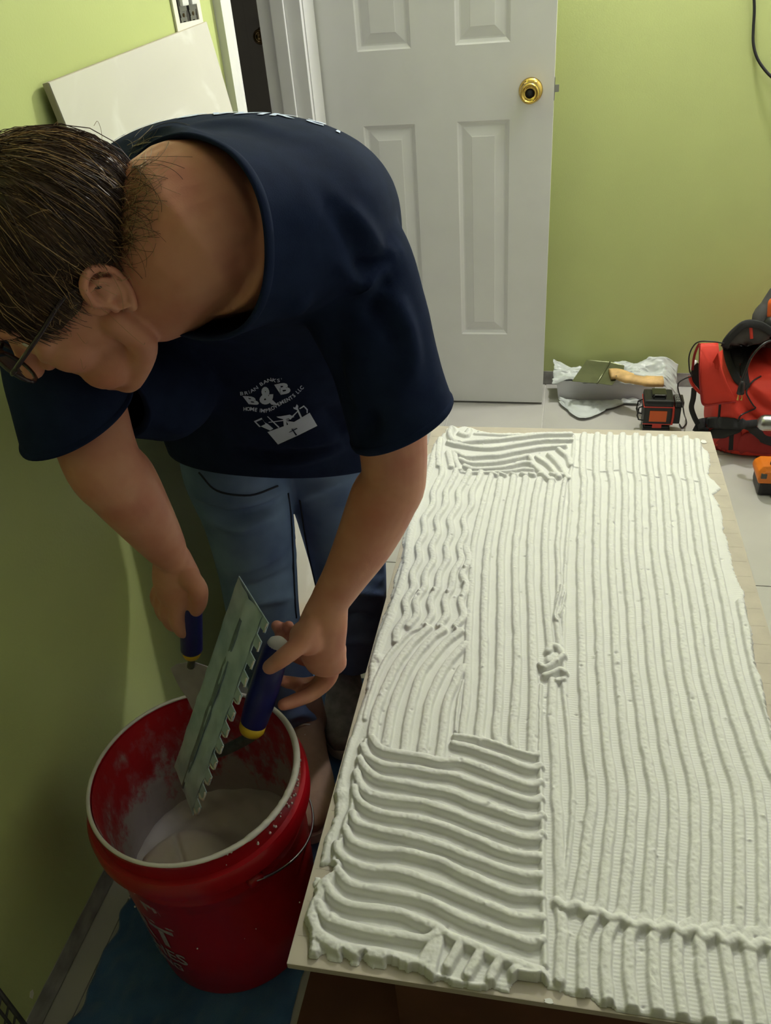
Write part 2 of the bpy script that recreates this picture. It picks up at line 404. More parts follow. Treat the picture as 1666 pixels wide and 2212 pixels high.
R_([(1195, 1470), (1193, 1550), (1199, 1610), (1202, 1706), (1206, 1793), (1210, 1890), (1211, 1950), (1215, 2018)], 0.0072)
R_([(1240, 940), (1238, 990), (1232, 1030), (1232, 1100), (1225, 1180), (1220, 1260), (1218, 1340), (1218, 1420), (1222, 1500)], 0.005, 0.001, 0.004)
R_([(1168, 1480), (1166, 1560), (1166, 1633), (1168, 1706), (1172, 1800), (1173, 1900), (1176, 2000), (1176, 2085)], 0.0078, 0.0012, 0.0038)
R_([(1062, 1025), (1052, 1056), (1040, 1104), (1028, 1152), (1023, 1188), (1020, 1240), (1014, 1335), (1010, 1440), (1008, 1500), (999, 1583)], 0.007, 0.0040, 0.003)
R_([(1081, 1035), (1076, 1068), (1067, 1110), (1053, 1188), (1048, 1260), (1046, 1335), (1046, 1420), (1043, 1500), (1036, 1583), (1040, 1598)])
R_([(1110, 1030), (1104, 1068), (1097, 1104), (1083, 1188), (1082, 1260), (1082, 1335), (1080, 1440), (1078, 1500), (1073, 1583), (1078, 1605)])
R_([(1136, 1032), (1128, 1080), (1122, 1120), (1114, 1188), (1114, 1260), (1116, 1335), (1118, 1420), (1115, 1500), (1109, 1583), (1112, 1615)])
R_([(1165, 1035), (1156, 1080), (1148, 1140), (1146, 1188), (1146, 1260), (1150, 1335), (1152, 1440), (1153, 1500), (1150, 1583), (1150, 1625)])
R_([(1192, 1035), (1184, 1090), (1178, 1150), (1177, 1188), (1178, 1260), (1183, 1335), (1188, 1390), (1190, 1402)])
R_([(1222, 1035), (1214, 1080), (1208, 1150), (1205, 1188), (1208, 1260), (1206, 1300), (1203, 1340), (1210, 1395)], 0.0075, 0.0030, 0.003)
# rippled strokes, top left
K = [[(957, 1010), (946, 1034), (944, 1050), (930, 1092), (915, 1140), (909, 1176), (900, 1215), (894, 1250), (882, 1290), (874, 1330), (852, 1385)],
     [(985, 1015), (974, 1034), (972, 1050), (957, 1092), (944, 1140), (939, 1176), (930, 1215), (922, 1245), (911, 1270), (902, 1300), (899, 1320), (886, 1352)],
     [(1012, 1018), (1002, 1034), (1000, 1050), (985, 1092), (973, 1140), (969, 1176), (960, 1215), (952, 1245), (940, 1270), (934, 1300), (931, 1320), (920, 1350)],
     [(1036, 1020), (1030, 1034), (1028, 1050), (1014, 1092), (1003, 1140), (999, 1176), (990, 1215), (983, 1245), (970, 1270), (966, 1300), (963, 1320), (953, 1352)],
     [(1012, 1180), (1006, 1225), (1003, 1260), (1000, 1300), (997, 1330), (988, 1352)]]
for k in K:
    kk = []
    for (x, y) in cat(k, 6): kk.append((x+4.5*math.sin((y-1020)/60*2*PI+0.6), y))
    R_(kk, 0.0078, 0.0044, 0.0036)
R_([(942, 962), (930, 1010), (912, 1049), (897, 1104), (884, 1164), (876, 1224), (866, 1263), (850, 1305), (840, 1335), (822, 1380), (808, 1425)], 0.0050, 0.0035, 0.006)
R_([(951, 948), (947, 980), (949, 1005)], 0.008); R_([(968, 977), (972, 992), (975, 1008)], 0.008); R_([(980, 977), (985, 995), (993, 1014)], 0.008)
# arcs
R_(c3([(470, 268), (380, 312), (300, 392), (210, 495), (150, 600), (100, 720), (60, 850), (30, 980)]), 0.0055, 0.002, 0.0035)
R_(c3([(530, 275), (410, 385), (335, 480), (265, 590), (215, 690), (165, 800), (105, 990), (85, 1120)]))
R_(c3([(645, 295), (560, 355), (470, 450), (400, 550), (335, 670), (268, 830), (225, 1000), (192, 1195)]))
R_(c3([(780, 300), (690, 370), (610, 450), (495, 600), (430, 750), (378, 950), (360, 1080), (345, 1235)]))
R_(c3([(812, 405), (760, 460), (680, 560), (590, 710), (530, 870), (500, 1050), (475, 1262)]))
R_(c3([(795, 585), (715, 750), (665, 900), (645, 1050), (617, 1285)]))
R_(c3([(800, 690), (760, 860), (745, 1000), (738, 1080)]), 0.006, 0.001, 0.003)
# sideways strokes, near left
E_ = dict(h=0.0102, w=0.0038, s=0.0040)
R_(c1([(230, 130), (262, 185), (320, 225), (450, 250), (600, 272), (730, 302), (800, 312), (930, 315), (1100, 370), (1300, 445), (1470, 500), (1545, 478)]), **E_)
R_(c1([(880, 110), (1050, 132), (1250, 190), (1400, 240), (1500, 268), (1535, 250)]), 0.0088, 0.0022, 0.004)
R_(c1([(870, 175), (1000, 205), (1120, 245), (1250, 290), (1450, 365), (1545, 352)]), **E_)
R_(c1([(160, 190), (185, 250), (230, 295), (350, 348), (550, 368), (700, 395), (880, 425), (1050, 485), (1250, 555), (1400, 608), (1500, 628), (1550, 600)]), **E_)
R_(c1([(135, 290), (160, 345), (210, 400), (300, 450), (500, 490), (640, 518), (850, 555), (1050, 635), (1300, 725), (1480, 770), (1555, 735)]), **E_)
R_(c1([(108, 400), (130, 470), (180, 540), (290, 592), (520, 622), (650, 642), (850, 705), (1100, 805), (1350, 892), (1500, 915), (1558, 880)]), **E_)
R_(c1([(95, 520), (110, 590), (160, 650), (250, 702), (400, 738), (560, 762), (750, 805), (1000, 905), (1200, 985), (1400, 1045), (1540, 1055)]), **E_)
R_(c1([(80, 720), (95, 770), (140, 810), (250, 842), (450, 882), (600, 922), (800, 985), (1000, 1055)])[:-1]+c2([(1030, 65), (1150, 110), (1300, 165), (1450, 212), (1565, 215)]), **E_)
R_(c1([(25, 840), (50, 900), (105, 955), (250, 1005), (400, 1025)])[:-1]+c2([(625, 62), (700, 68), (900, 115), (1050, 185), (1250, 275), (1400, 335), (1575, 350)]), **E_)
R_(c2([(258, 20), (270, 65), (350, 135), (480, 178), (600, 185), (750, 215), (900, 275), (1100, 355), (1300, 435), (1450, 485), (1578, 490)]), **E_)
R_(c2([(225, 175), (265, 185), (330, 262), (430, 295), (600, 325), (800, 365), (900, 402), (1000, 455), (1150, 525), (1350, 595), (1500, 645), (1578, 630)]), **E_)
R_(c2([(185, 265), (215, 320), (262, 368), (350, 412), (500, 432), (650, 455), (750, 492), (900, 552), (1000, 612), (1150, 675), (1300, 745), (1450, 795), (1565, 835)]), **E_)
R_(c2([(140, 400), (170, 460), (225, 505), (350, 545), (500, 580), (700, 608), (830, 625), (905, 590)]), **E_)
R_(c2([(105, 540), (140, 590), (190, 625), (300, 685), (500, 712), (650, 745), (790, 785), (845, 730), (875, 650), (915, 590)]), 0.0088, 0.0045, 0.0055)
R_(c2([(915, 600), (895, 700), (870, 800), (862, 850)]), 0.0085); R_(c2([(1050, 655), (1010, 740), (975, 800)]), **E_); R_(c2([(1180, 705), (1140, 790), (1105, 850)]), **E_); R_(c2([(1305, 765), (1270, 830), (1250, 880)]), **E_)
R_(c2([(850, 862), (920, 880), (1000, 905), (1075, 918), (1150, 935), (1230, 930)]), 0.006, 0.003, 0.005)
R_(c2([(1420, 845), (1480, 870), (1560, 868)]), 0.0115, 0.006, 0.006)
# raised outer edge of the mortar on the left
R_([(845, 1312), (835, 1345), (815, 1388), (805, 1440), (798, 1490), (772, 1560), (748, 1622), (736, 1680), (734, 1735), (718, 1790), (702, 1840), (692, 1862)], 0.0032, 0.003, 0.006)
R_([(790, 1598), (778, 1640), (764, 1690), (760, 1740), (748, 1770), (738, 1810), (722, 1858), (716, 1880)], 0.0062, 0.0014, 0.0035)
R_(c2([(255, 150), (200, 230), (140, 340), (105, 420), (105, 520), (120, 590)]), 0.0085, 0.005, 0.006)
R_(c2([(118, 590), (110, 660), (108, 740)]), 0.006, 0.006, 0.003)
# strokes at the far edge
R_(c4([(560, 240), (700, 225), (900, 213), (1100, 188), (1300, 165), (1560, 163)]), **E_)
R_(c4([(450, 235), (600, 270), (750, 287), (900, 283), (1100, 250), (1300, 220), (1560, 215)]), **E_)
R_(c4([(520, 325), (620, 368), (750, 362), (900, 352), (1100, 315), (1300, 285), (1500, 270)]), **E_)
R_(c4([(560, 390), (650, 425), (800, 425), (950, 405), (1100, 375), (1180, 362), (1240, 450), (1350, 560), (1390, 575)]), **E_)
R_(c4([(600, 450), (680, 480), (800, 475), (950, 462), (1100, 425), (1190, 422), (1220, 445)]), **E_)
R_(c4([(640, 505), (850, 500), (1000, 490), (1120, 472), (1210, 475)]), 0.007, 0.002, 0.004)
R_(c4([(1250, 370), (1350, 435), (1450, 545)]), **E_); R_(c4([(1360, 345), (1440, 425), (1530, 560)]), **E_); R_(c4([(1450, 300), (1530, 370), (1555, 440)]), **E_)
R_(c4([(700, 150), (850, 158), (1000, 162), (1100, 158)]), 0.006, 0.003, 0.004)
R_(c4([(480, 110), (470, 170), (500, 225), (560, 240)]), 0.012, 0.004, 0.006); R_(c4([(560, 150), (620, 165), (640, 120)]), 0.009, 0.004, 0.006)
R_(c4([(520, 470), (600, 500), (750, 505)]), 0.004, 0.001, 0.003)
for x_ in (870, 940, 1040, 1130, 1200, 1290, 1390, 1460): R_(c4([(x_-18, 515), (x_+18, 528)]), 0.009, 0.002, 0.005)
# stroke overlap across the right-hand ridges
R_([(1240, 1006), (1262, 1010), (1300, 1017), (1340, 1014), (1380, 1022), (1420, 1028), (1450, 1024), (1480, 1034), (1515, 1038)], 0.0030, 0.0006, 0.0025)
R_([(1184, 1410), (1192, 1398), (1206, 1402), (1214, 1414)], .0115, .0035, .006); R_([(1166, 1440), (1178, 1446), (1198, 1434), (1216, 1420)], .0125, .003, .005); R_([(1190, 1424), (1200, 1420)], .007, .006, .006); R_([(1176, 1462), (1194, 1456), (1210, 1448), (1220, 1454)], .011, .0025, .005); R_([(1204, 1472), (1216, 1470)], .010, .003, .004)
R_([(1213, 1268), (1207, 1300), (1199, 1332), (1204, 1345)], .0115, .0012, .004); R_([(1222, 1282), (1216, 1310), (1208, 1330)], .009, .001, .003)
BUMPS = [
         ((1003, 1228), 0.012, 0.006), ((1003, 1262), 0.012, 0.006), ((937, 1276), 0.012, 0.006), ((967, 1281), 0.012, 0.006), ((905, 1279), 0.009, 0.005), ((997, 1290), 0.010, 0.006), ((980, 928), 0.012, 0.007), ((1012, 930), 0.010, 0.006), ((1035, 934), 0.008, 0.006), ((978, 950), 0.010, 0.007),
         ((920, 1352), 0.010, 0.006), ((953, 1355), 0.010, 0.006), ((985, 1360), 0.010, 0.006), ((735, 1715), 0.006, 0.010), ((815, 1420), 0.007, 0.009), ((672, 1985), 0.009, 0.010), ((690, 1962), 0.009, 0.007), ((716, 1985), 0.010, 0.006)]
EDGE = [(944, 952), (960, 936), (966, 925), (978, 919), (990, 925), (1004, 922), (1020, 925), (1035, 931), (1060, 936), (1124, 936), (1175, 934), (1235, 936), (1300, 938), (1370, 941), (1440, 943), (1484, 946), (1510, 953), (1532, 982), (1535, 1002), (1530, 1026), (1557, 1055), (1540, 1069), (1559, 1103), (1561, 1142), (1571, 1171), (1586, 1239), (1603, 1272), (1610, 1311), (1624, 1364), (1631, 1432), (1645, 1476), (1652, 1520), (1672, 1600), (1690, 1700), (1712, 1850), (1730, 2000), (1745, 2212), (1750, 2300)]
EDGE2 = [(1450, 2300), (1420, 2218), (1384, 2211), (1362, 2208), (1336, 2198), (1330, 2179), (1300, 2174), (1275, 2156), (1249, 2153), (1223, 2147), (1207, 2134), (1191, 2137), (1174, 2121), (1164, 2119), (1117, 2116), (1097, 2143), (1080, 2141), (1064, 2131), (1043, 2136), (1026, 2138), (1000, 2129), (979, 2129), (953, 2116), (936, 2119), (919, 2109), (875, 2092), (835, 2079), (828, 2094), (804, 2092), (786, 2066), (778, 2086), (761, 2085), (738, 2062), (734, 2079), (714, 2075), (700, 2056), (690, 2065), (684, 2074), (668, 2068), (670, 2050), (671, 2010), (657, 1980), (668, 1955), (678, 1935), (676, 1905), (684, 1892), (698, 1900), (716, 1888), (722, 1872), (707, 1866), (690, 1869), (697, 1835), (714, 1790), (727, 1745), (724, 1705), (730, 1680), (742, 1630), (756, 1595), (770, 1558), (792, 1495), (797, 1440), (801, 1400), (812, 1372), (832, 1325), (843, 1300), (852, 1252), (862, 1225), (872, 1195), (870, 1165), (881, 1110), (896, 1062), (914, 1030), (925, 985)]
def build_mortar():
    st = 0.0012; nu, nv = int(TW/st), int(TL/st)
    U, V = np.meshgrid((np.arange(nu)+0.5)*TW/nu, (np.arange(nv)+0.5)*TL/nv)
    rng = np.random.default_rng(3)
    def band(c, a): return vnoise((nv, nu), c/st, rng)*a
    wob_u, wob_v = band(0.02, 0.0016)+band(0.006, 0.0007), band(0.02, 0.0016)+band(0.006, 0.0007)
    Uw, Vw = U+wob_u, V+wob_v
    H = np.full(U.shape, 0.0022)+band(0.012, 0.0005)+band(0.05, 0.0006)
    rough = band(0.0035, 0.0011)+band(0.0022, 0.0007)
    T = np.zeros(U.shape)
    for pts, h, w, s in RIDGES:
        q = np.array([TP(*p) for p in cat(pts, 5)])
        lo = q.min(0)-0.03; hi = q.max(0)+0.03
        i0, i1 = max(0, int(lo[0]/TW*nu)), min(nu, int(hi[0]/TW*nu)+1); j0, j1 = max(0, int(lo[1]/TL*nv)), min(nv, int(hi[1]/TL*nv)+1)
        if i1 <= i0 or j1 <= j0: continue
        D = np.full((j1-j0, i1-i0), 1.0)
        for k in range(len(q)-1):
            a, b = q[k], q[k+1]
            l2 = np.minimum(a, b)-0.02; h2 = np.maximum(a, b)+0.02
            ii0, ii1 = max(i0, int(l2[0]/TW*nu)), min(i1, int(h2[0]/TW*nu)+1); jj0, jj1 = max(j0, int(l2[1]/TL*nv)), min(j1, int(h2[1]/TL*nv)+1)
            if ii1 <= ii0 or jj1 <= jj0: continue
            u_ = Uw[jj0:jj1, ii0:ii1]; v_ = Vw[jj0:jj1, ii0:ii1]
            d = b-a; L2 = max(1e-12, d@d); t = np.clip(((u_-a[0])*d[0]+(v_-a[1])*d[1])/L2, 0, 1)
            dd = np.hypot(u_-a[0]-t*d[0], v_-a[1]-t*d[1])
            sub = D[jj0-j0:jj1-j0, ii0-i0:ii1-i0]; np.minimum(sub, dd, out=sub)
        x = np.clip((D-w)/(s), 0, 1); prof = 1-x*x*(3-2*x)
        crown = 1-0.10*np.clip(D/w, 0, 1)**2
        hh = h*prof*crown
        sub = H[j0:j1, i0:i1]; base = 0.0022
        np.maximum(sub, np.where(prof > 0, base+hh*0.9, 0), out=sub)
        st_ = T[j0:j1, i0:i1]; np.maximum(st_, prof, out=st_)
    for p, h, r in BUMPS:
        c = TP(*p); d = np.hypot((Uw-c[0]), (Vw-c[1])*0.8)/r
        H = np.maximum(H, H*0+0.0022+h*np.exp(-d**2*1.4)+rough*0.5*(d < 2))
    H += rough*T*0.75
    # craters left by air bubbles
    for _ in range(170):
        cu, cv = rng.random()*TW, rng.random()*TL; r = 0.0014+rng.random()*0.0014
        i, j = int(cu/TW*nu), int(cv/TL*nv); k = 5
        sl = (slice(max(0, j-k), j+k), slice(max(0, i-k), i+k)); d = np.hypot(U[sl]-cu, V[sl]-cv)
        H[sl] += (0.0020 if rng.random() < 0.5 else -0.0022)*np.exp(-(d/r)**2)
    # comb scratches on the flats
    H += (1-T)*0.00022*np.sin(V*2*PI/0.0042+band(0.03, 9))*(U > 0.2)
    # outline
    poly = np.array([TP(*p, z=ZT+0.001) for p in EDGE+EDGE2])
    u_ = U+band(0.011, 0.004)+band(0.004, 0.0022); v_ = V+band(0.011, 0.004)+band(0.004, 0.0022)
    ins = np.zeros(U.shape, bool); n = len(poly)
    for k in range(n):
        a, b = poly[k], poly[(k+1) % n]
        if abs(a[1]-b[1]) < 1e-9: continue
        c = ((a[1] > v_) != (b[1] > v_)) & (u_ < (b[0]-a[0])*(v_-a[1])/(b[1]-a[1])+a[0]); ins ^= c
    ins[:2] = ins[-2:] = False; ins[:, :2] = ins[:, -2:] = False
    # distance from the outline in cells (two sweeps), to round the rim down
    Dm = ins.astype(float)*0
    cur = ins.copy()
    for k in range(4):
        Dm += cur
        c2_ = cur.copy(); c2_[1:] &= cur[:-1]; c2_[:-1] &= cur[1:]; c2_[:, 1:] &= cur[:, :-1]; c2_[:, :-1] &= cur[:, 1:]; cur = c2_
    H *= np.sqrt(np.clip((Dm)/4, 0, 1))
    H = np.where(ins, np.maximum(H, 0.0002), -0.0004)
    keep = ins.copy(); keep[1:] |= ins[:-1]; keep[:-1] |= ins[1:]; keep[:, 1:] |= keep[:, :-1]; keep[:, :-1] |= keep[:, 1:]
    idx = -np.ones(U.shape, int); idx[keep] = np.arange(keep.sum())
    vs = np.stack([U[keep]-TW/2, V[keep]-TL/2, H[keep]], 1)
    fk = keep[:-1, :-1] & keep[1:, :-1] & keep[:-1, 1:] & keep[1:, 1:]
    fs = np.stack([idx[:-1, :-1][fk], idx[:-1, 1:][fk], idx[1:, 1:][fk], idx[1:, :-1][fk]], 1)
    me = bpy.data.meshes.new('mortar_bed')
    me.vertices.add(len(vs)); me.vertices.foreach_set('co', vs.astype(np.float32).ravel())
    me.loops.add(len(fs)*4); me.loops.foreach_set('vertex_index', fs.astype(np.int32).ravel())
    me.polygons.add(len(fs)); me.polygons.foreach_set('loop_start', np.arange(0, len(fs)*4, 4, dtype=np.int32)); me.polygons.foreach_set('use_smooth', np.ones(len(fs), bool))
    me.update(calc_edges=True); me.validate()
    o = link_mesh('mortar_bed', me, M['mortar'])
    o.location = TM @ Vector((TW/2, TL/2, 0.0009)); o.rotation_euler = tile.rotation_euler
    tag(o, 'wet white thinset mortar combed into notched ridges over the big tile', 'mortar')
build_mortar()
# loose scraps of mortar on the bare margin
for (u, v, a, b, lab) in ((1520, 955, 0.013, 0.018, 'flat dab of mortar on the far right corner of the big tile'), (1186, 2164, 0.010, 0.006, 'small smear of mortar on the near margin of the big tile')):
    c = TP(u, v, ZT); mb = MB(); n = 14; rr = [0.75+0.35*random.random() for _ in range(n)]
    mb.prism([(a/2*rr[i]*math.cos(2*PI*i/n), b/2*rr[i]*math.sin(2*PI*i/n)) for i in range(n)], 0, 0.0012)
    o = mb.build('mortar_dab', M['mortar']); o.location = TM @ Vector((c[0], c[1], 0.0003)); o.rotation_euler = tile.rotation_euler; tag(o, lab, 'mortar')
# support under the tile
sup = empty('cardboard_box', (0.02, 1.0, 0), 'closed brown cardboard box holding the big tile up off the floor', 'box')
M['card'] = mat('brown_cardboard', srgb(96, 62, 44), 0.85, noise=0.1, nscale=14)
M['tape'] = mat('packing_tape', srgb(150, 115, 75), 0.3)
hz = ZT-0.010-0.001-0.006
MB().box((-0.20, -0.48, 0.0045), (0.20, 0.50, hz-0.004), 0.004).build('carton', M['card'], sup)
MB().box((-0.20, -0.48, hz-0.004), (-0.002, 0.50, hz+0.003), 0.001).build('flap', M['card'], sup)
MB().box((0.002, -0.48, hz-0.004), (0.20, 0.50, hz+0.003), 0.001).build('flap', M['card'], sup)
MB().box((-0.025, -0.4808, 0.2), (0.025, 0.5008, hz+0.0045), 0.0003).build('tape', M['tape'], sup)
cs = MB().box((-0.335, -0.45, 0.0005), (0.36, 1.66, 0.0045), 0.001).build('cardboard_sheet', M['card'])
tag(cs, 'dark brown cardboard sheet laid on the floor below the big tile', 'cardboard')

# ================================================================ BUCKET
BC = Vector((-0.478, 0.655, 0.006))
bk = empty('bucket', BC, 'red plastic bucket with wire handle half full of mortar', 'bucket')
prof_o = [(0.0001, 0.0), (0.128, 0.0), (0.131, 0.004), (0.1365, 0.10), (0.1395, 0.20), (0.1415, 0.262), (0.1430, 0.266), (0.1430, 0.270), (0.1418, 0.274), (0.1425, 0.300), (0.1530, 0.303), (0.1575, 0.308), (0.1580, 0.330), (0.1545, 0.3375), (0.1475, 0.3385), (0.1475, 0.360), (0.1490, 0.364), (0.1480, 0.3685), (0.1450, 0.369), (0.1435, 0.366), (0.1400, 0.20), (0.1345, 0.10), (0.1290, 0.006), (0.0001, 0.005)]
bo = MB().lathe(prof_o, 96).build('shell', M['redplastic'], bk); shade_auto(bo, 40)
# inner mortar film and splashes
nt = M['redplastic'].node_tree
mi = M['film'] = mat('mortar_smeared_red', srgb(178, 22, 34), 0.5, bump=0.5, bscale=60)
nt = mi.node_tree; N = nt.nodes; L = nt.links; b = N['Principled BSDF']; tc = N.new('ShaderNodeTexCoord')
n1 = N.new('ShaderNodeTexNoise'); n1.inputs['Scale'].default_value = 26; n1.inputs['Detail'].default_value = 8; n1.inputs['Roughness'].default_value = 0.65
mp = N.new('ShaderNodeMapping'); mp.inputs['Scale'].default_value = (1, 1, 0.55); L.new(tc.outputs['Object'], mp.inputs[0]); L.new(mp.outputs[0], n1.inputs['Vector'])
sx = N.new('ShaderNodeSeparateXYZ'); L.new(tc.outputs['Object'], sx.inputs[0])
mr = N.new('ShaderNodeMapRange'); mr.inputs[1].default_value = 0.13; mr.inputs[2].default_value = 0.36; mr.inputs[3].default_value = 0.32; mr.inputs[4].default_value = -0.02; L.new(sx.outputs[2], mr.inputs[0])
ad = N.new('ShaderNodeMath'); ad.operation = 'ADD'; L.new(n1.outputs[0], ad.inputs[0]); L.new(mr.outputs[0], ad.inputs[1])
rp = N.new('ShaderNodeValToRGB'); rp.color_ramp.elements[0].position = 0.50; rp.color_ramp.elements[1].position = 0.72
rp.color_ramp.elements[0].color = (*srgb(178, 22, 34), 1); rp.color_ramp.elements[1].color = (*srgb(180, 172, 168), 1)
e = rp.color_ramp.elements.new(0.60); e.color = (*srgb(176, 80, 88), 1)
L.new(ad.outputs[0], rp.inputs[0]); L.new(rp.outputs[0], b.inputs['Base Color'])
def film():
    n, mz = 180, 60; z0, z1 = 0.10, 0.3645; v = []; f = []; rng = np.random.default_rng(5)
    ns = vnoise((mz, n+1), 5, rng); ns2 = vnoise((mz, n+1), 2, rng)
    for j in range(mz):
        z = z0+(z1-z0)*j/(mz-1); r = 0.1340+(0.1432-0.1340)*(z-0.10)/(0.2645)-0.0006
        for k in range(n):
            wgt = min(1, k/12, (n-k)/12); d = (0.0012*ns[j, k]+0.0012*ns2[j, k])*wgt*(1.6-1.2*(z-z0)/(z1-z0)); a = 2*PI*k/n
            v.append(((r-abs(d)-0.0004)*math.cos(a), (r-abs(d)-0.0004)*math.sin(a), z))
    for j in range(mz-1):
        for k in range(n): f.append((j*n+k, (j+1)*n+k, (j+1)*n+(k+1) % n, j*n+(k+1) % n))
    return v, f
v, f = film(); new_obj('mortar_film', v, f, M['film'], bk, True)
# crust of dried mortar along the rim
cr_ = MB(); rng = random.Random(4)
ring = []; rad = []
for k in range(160):
    a = 2*PI*k/160; g = max(0.0, math.cos(a-0.15)); rad.append((0.0020+0.0034*g*rng.random()+0.0010*rng.random(), 0.0028+0.0022*g)); ring.append(((0.1458)*math.cos(a), (0.1458)*math.sin(a), 0.3685))
cr_.tube(ring, rad, 8, ring=True).build('rim_crust', M['mortarbucket'], bk, smooth=True)
for i in range(60):
    a = rng.uniform(-0.9, 1.6); z = rng.uniform(0.335, 0.366)
sp = MB()
for i in range(70):
    a = rng.gauss(-0.1, 0.5) if i < 45 else rng.uniform(0, 6.28); r = rng.uniform(0.0006, 0.0020); z = rng.uniform(0.345, 0.368) if i < 45 else rng.uniform(0.05, 0.3)
    R0 = 0.1482 if z > 0.338 else 0.1360+0.03*z
    sp.ball((R0*math.cos(a), R0*math.sin(a), z), (r, r, r*rng.uniform(0.8, 2)), n=8)
o = sp.build('mortar_splashes', M['mortarbucket'], bk, smooth=True); o['kind'] = 'stuff'
# mortar in the bucket: mound on the near left, sloping down to the right
def pool():
    n, rr = 120, 46; rng = np.random.default_rng(8); v = []; f = []; R = 0.1355
    ns = vnoise((2*rr+4, n), 14, rng)
    def hgt(x, y):
        d1 = math.hypot((x+0.035)/0.075, (y+0.045)/0.075); m = 0.058/(1+math.exp((d1-0.95)*9))
        s = 0.018*math.sin(11*math.atan2(y+0.1, x+0.15)+40*math.hypot(x, y))*max(0, min(1, (d1-0.8)*2))*0.25
        h = 0.150+m+s+0.10*max(0, -x-0.02)*0.5
        d2 = math.hypot(x+0.095, y+0.055); h += 0.012*math.exp(-(d2/0.018)**2)
        cx = (x*0.8+y*0.6)+0.055; h -= 0.007*math.exp(-(cx/0.0035)**2)*(d1 < 0.8)
        for q in range(5):
            aa = -0.2+q*0.45; px, py = 0.035+0.05*math.cos(aa), -0.03+0.05*math.sin(aa); dd = math.hypot(x-px, (y-py)); h += 0.004*math.sin(dd*190+q)*math.exp(-(dd/0.035)**2)
        return h
    for i in range(rr+1):
        r = R*i/rr
        for k in range(n):
            a = 2*PI*k/n; x, y = r*math.cos(a), r*math.sin(a); v.append((x, y, hgt(x, y)+0.0018*math.sin(x*150+3*math.sin(y*60))*0.5+0.002*math.sin(y*210+x*90)*0.3))
    for i in range(rr):
        for k in range(n): f.append((i*n+k, (i+1)*n+k, (i+1)*n+(k+1) % n, i*n+(k+1) % n))
    return v, f
v, f = pool(); mo = new_obj('bucket_mortar', v, f, M['mortarbucket'], None, True)
mo.location = BC; tag(mo, 'pale grey wet mortar mounded inside the red bucket', 'mortar')
# wire bail and its ears
E0 = Vector((0.1425*math.cos(-0.72), 0.1425*math.sin(-0.72), 0.288)); E1 = Vector((-E0.x, -E0.y, 0.288))
hp = []
side = Vector((E0.y, -E0.x, 0)).normalized()*-1
for k in range(41):
    t = k/40*PI; c = (E0+E1)/2; a = (E0-E1)/2
    hp.append(c+a*math.cos(t)*1.07+(side*0.150+Vector((0, 0, -0.075)))*math.sin(t))
hp = [E0*0.985+Vector((0, 0, 0))]+hp+[E1*0.985]
bail = MB().tube(hp, 0.0019, 8).build('wire_handle', M['steel'], bk, smooth=True)
for e0 in (E0, E1):
    ang = math.atan2(e0.y, e0.x)
    MB().lathe([(0.0001, 0), (0.012, 0), (0.012, 0.010), (0.009, 0.013), (0.0001, 0.013)], 20, Matrix.Translation(e0*0.985) @ Matrix.Rotation(ang, 4, 'Z') @ Matrix.Rotation(PI/2, 4, 'Y')).build('handle_ear', M['redplastic'], bk, smooth=True)

def text_mesh(txt, size, extrude=0.0003, align='CENTER', bold=0.0, shear=0.0, spacing=1.0):
    cu = bpy.data.curves.new('t', 'FONT'); cu.body = txt; cu.size = size; cu.align_x = align; cu.align_y = 'CENTER'; cu.extrude = 0; cu.offset = bold*size; cu.shear = shear; cu.space_character = spacing; cu.resolution_u = 3
    o = bpy.data.objects.new('t', cu); COL.objects.link(o); dg = bpy.context.evaluated_depsgraph_get(); dg.update()
    me = bpy.data.meshes.new_from_object(o.evaluated_get(dg)); bm = bmesh.new(); bm.from_mesh(me)
    bpy.data.objects.remove(o); bpy.data.curves.remove(cu); bpy.data.meshes.remove(me)
    return bm
def wrap_print(bm, fn, edge):
    """cut a flat print fine enough and carry every vertex through fn(x, y) -> point"""
    bmesh.ops.triangulate(bm, faces=bm.faces)
    for _ in range(7):
        es = [e for e in bm.edges if e.calc_length() > edge]
        if not es: break
        bmesh.ops.subdivide_edges(bm, edges=es, cuts=1); bmesh.ops.triangulate(bm, faces=bm.faces)
    for v in bm.verts: v.co = Vector(fn(v.co.x, v.co.y))
    bmesh.ops.remove_doubles(bm, verts=bm.verts, dist=1e-6)
    return bm
M['printgrey'] = mat('faded_bucket_print', srgb(165, 155, 165), 0.5)
def bucket_pt(x, y):
    z = 0.15+y; r = 0.1380+0.025*(z-0.15)+0.0006; a = -2.02+x/r
    return (r*math.cos(a), r*math.sin(a), z)
pb = bmesh.new()
for t, sz, yy in (('AR', 0.075, 0.065), ('RT', 0.075, 0.005), ('CHES', 0.040, -0.048), ('GING', 0.026, -0.080)):
    b_ = text_mesh(t, sz, bold=0.02)
    bmesh.ops.translate(b_, verts=b_.verts, vec=(0, yy, 0)); tm = bpy.data.meshes.new('x'); b_.to_mesh(tm); pb.from_mesh(tm); b_.free(); bpy.data.meshes.remove(tm)
from_bm('bucket_print', wrap_print(pb, bucket_pt, 0.012), M['printgrey'], bk)

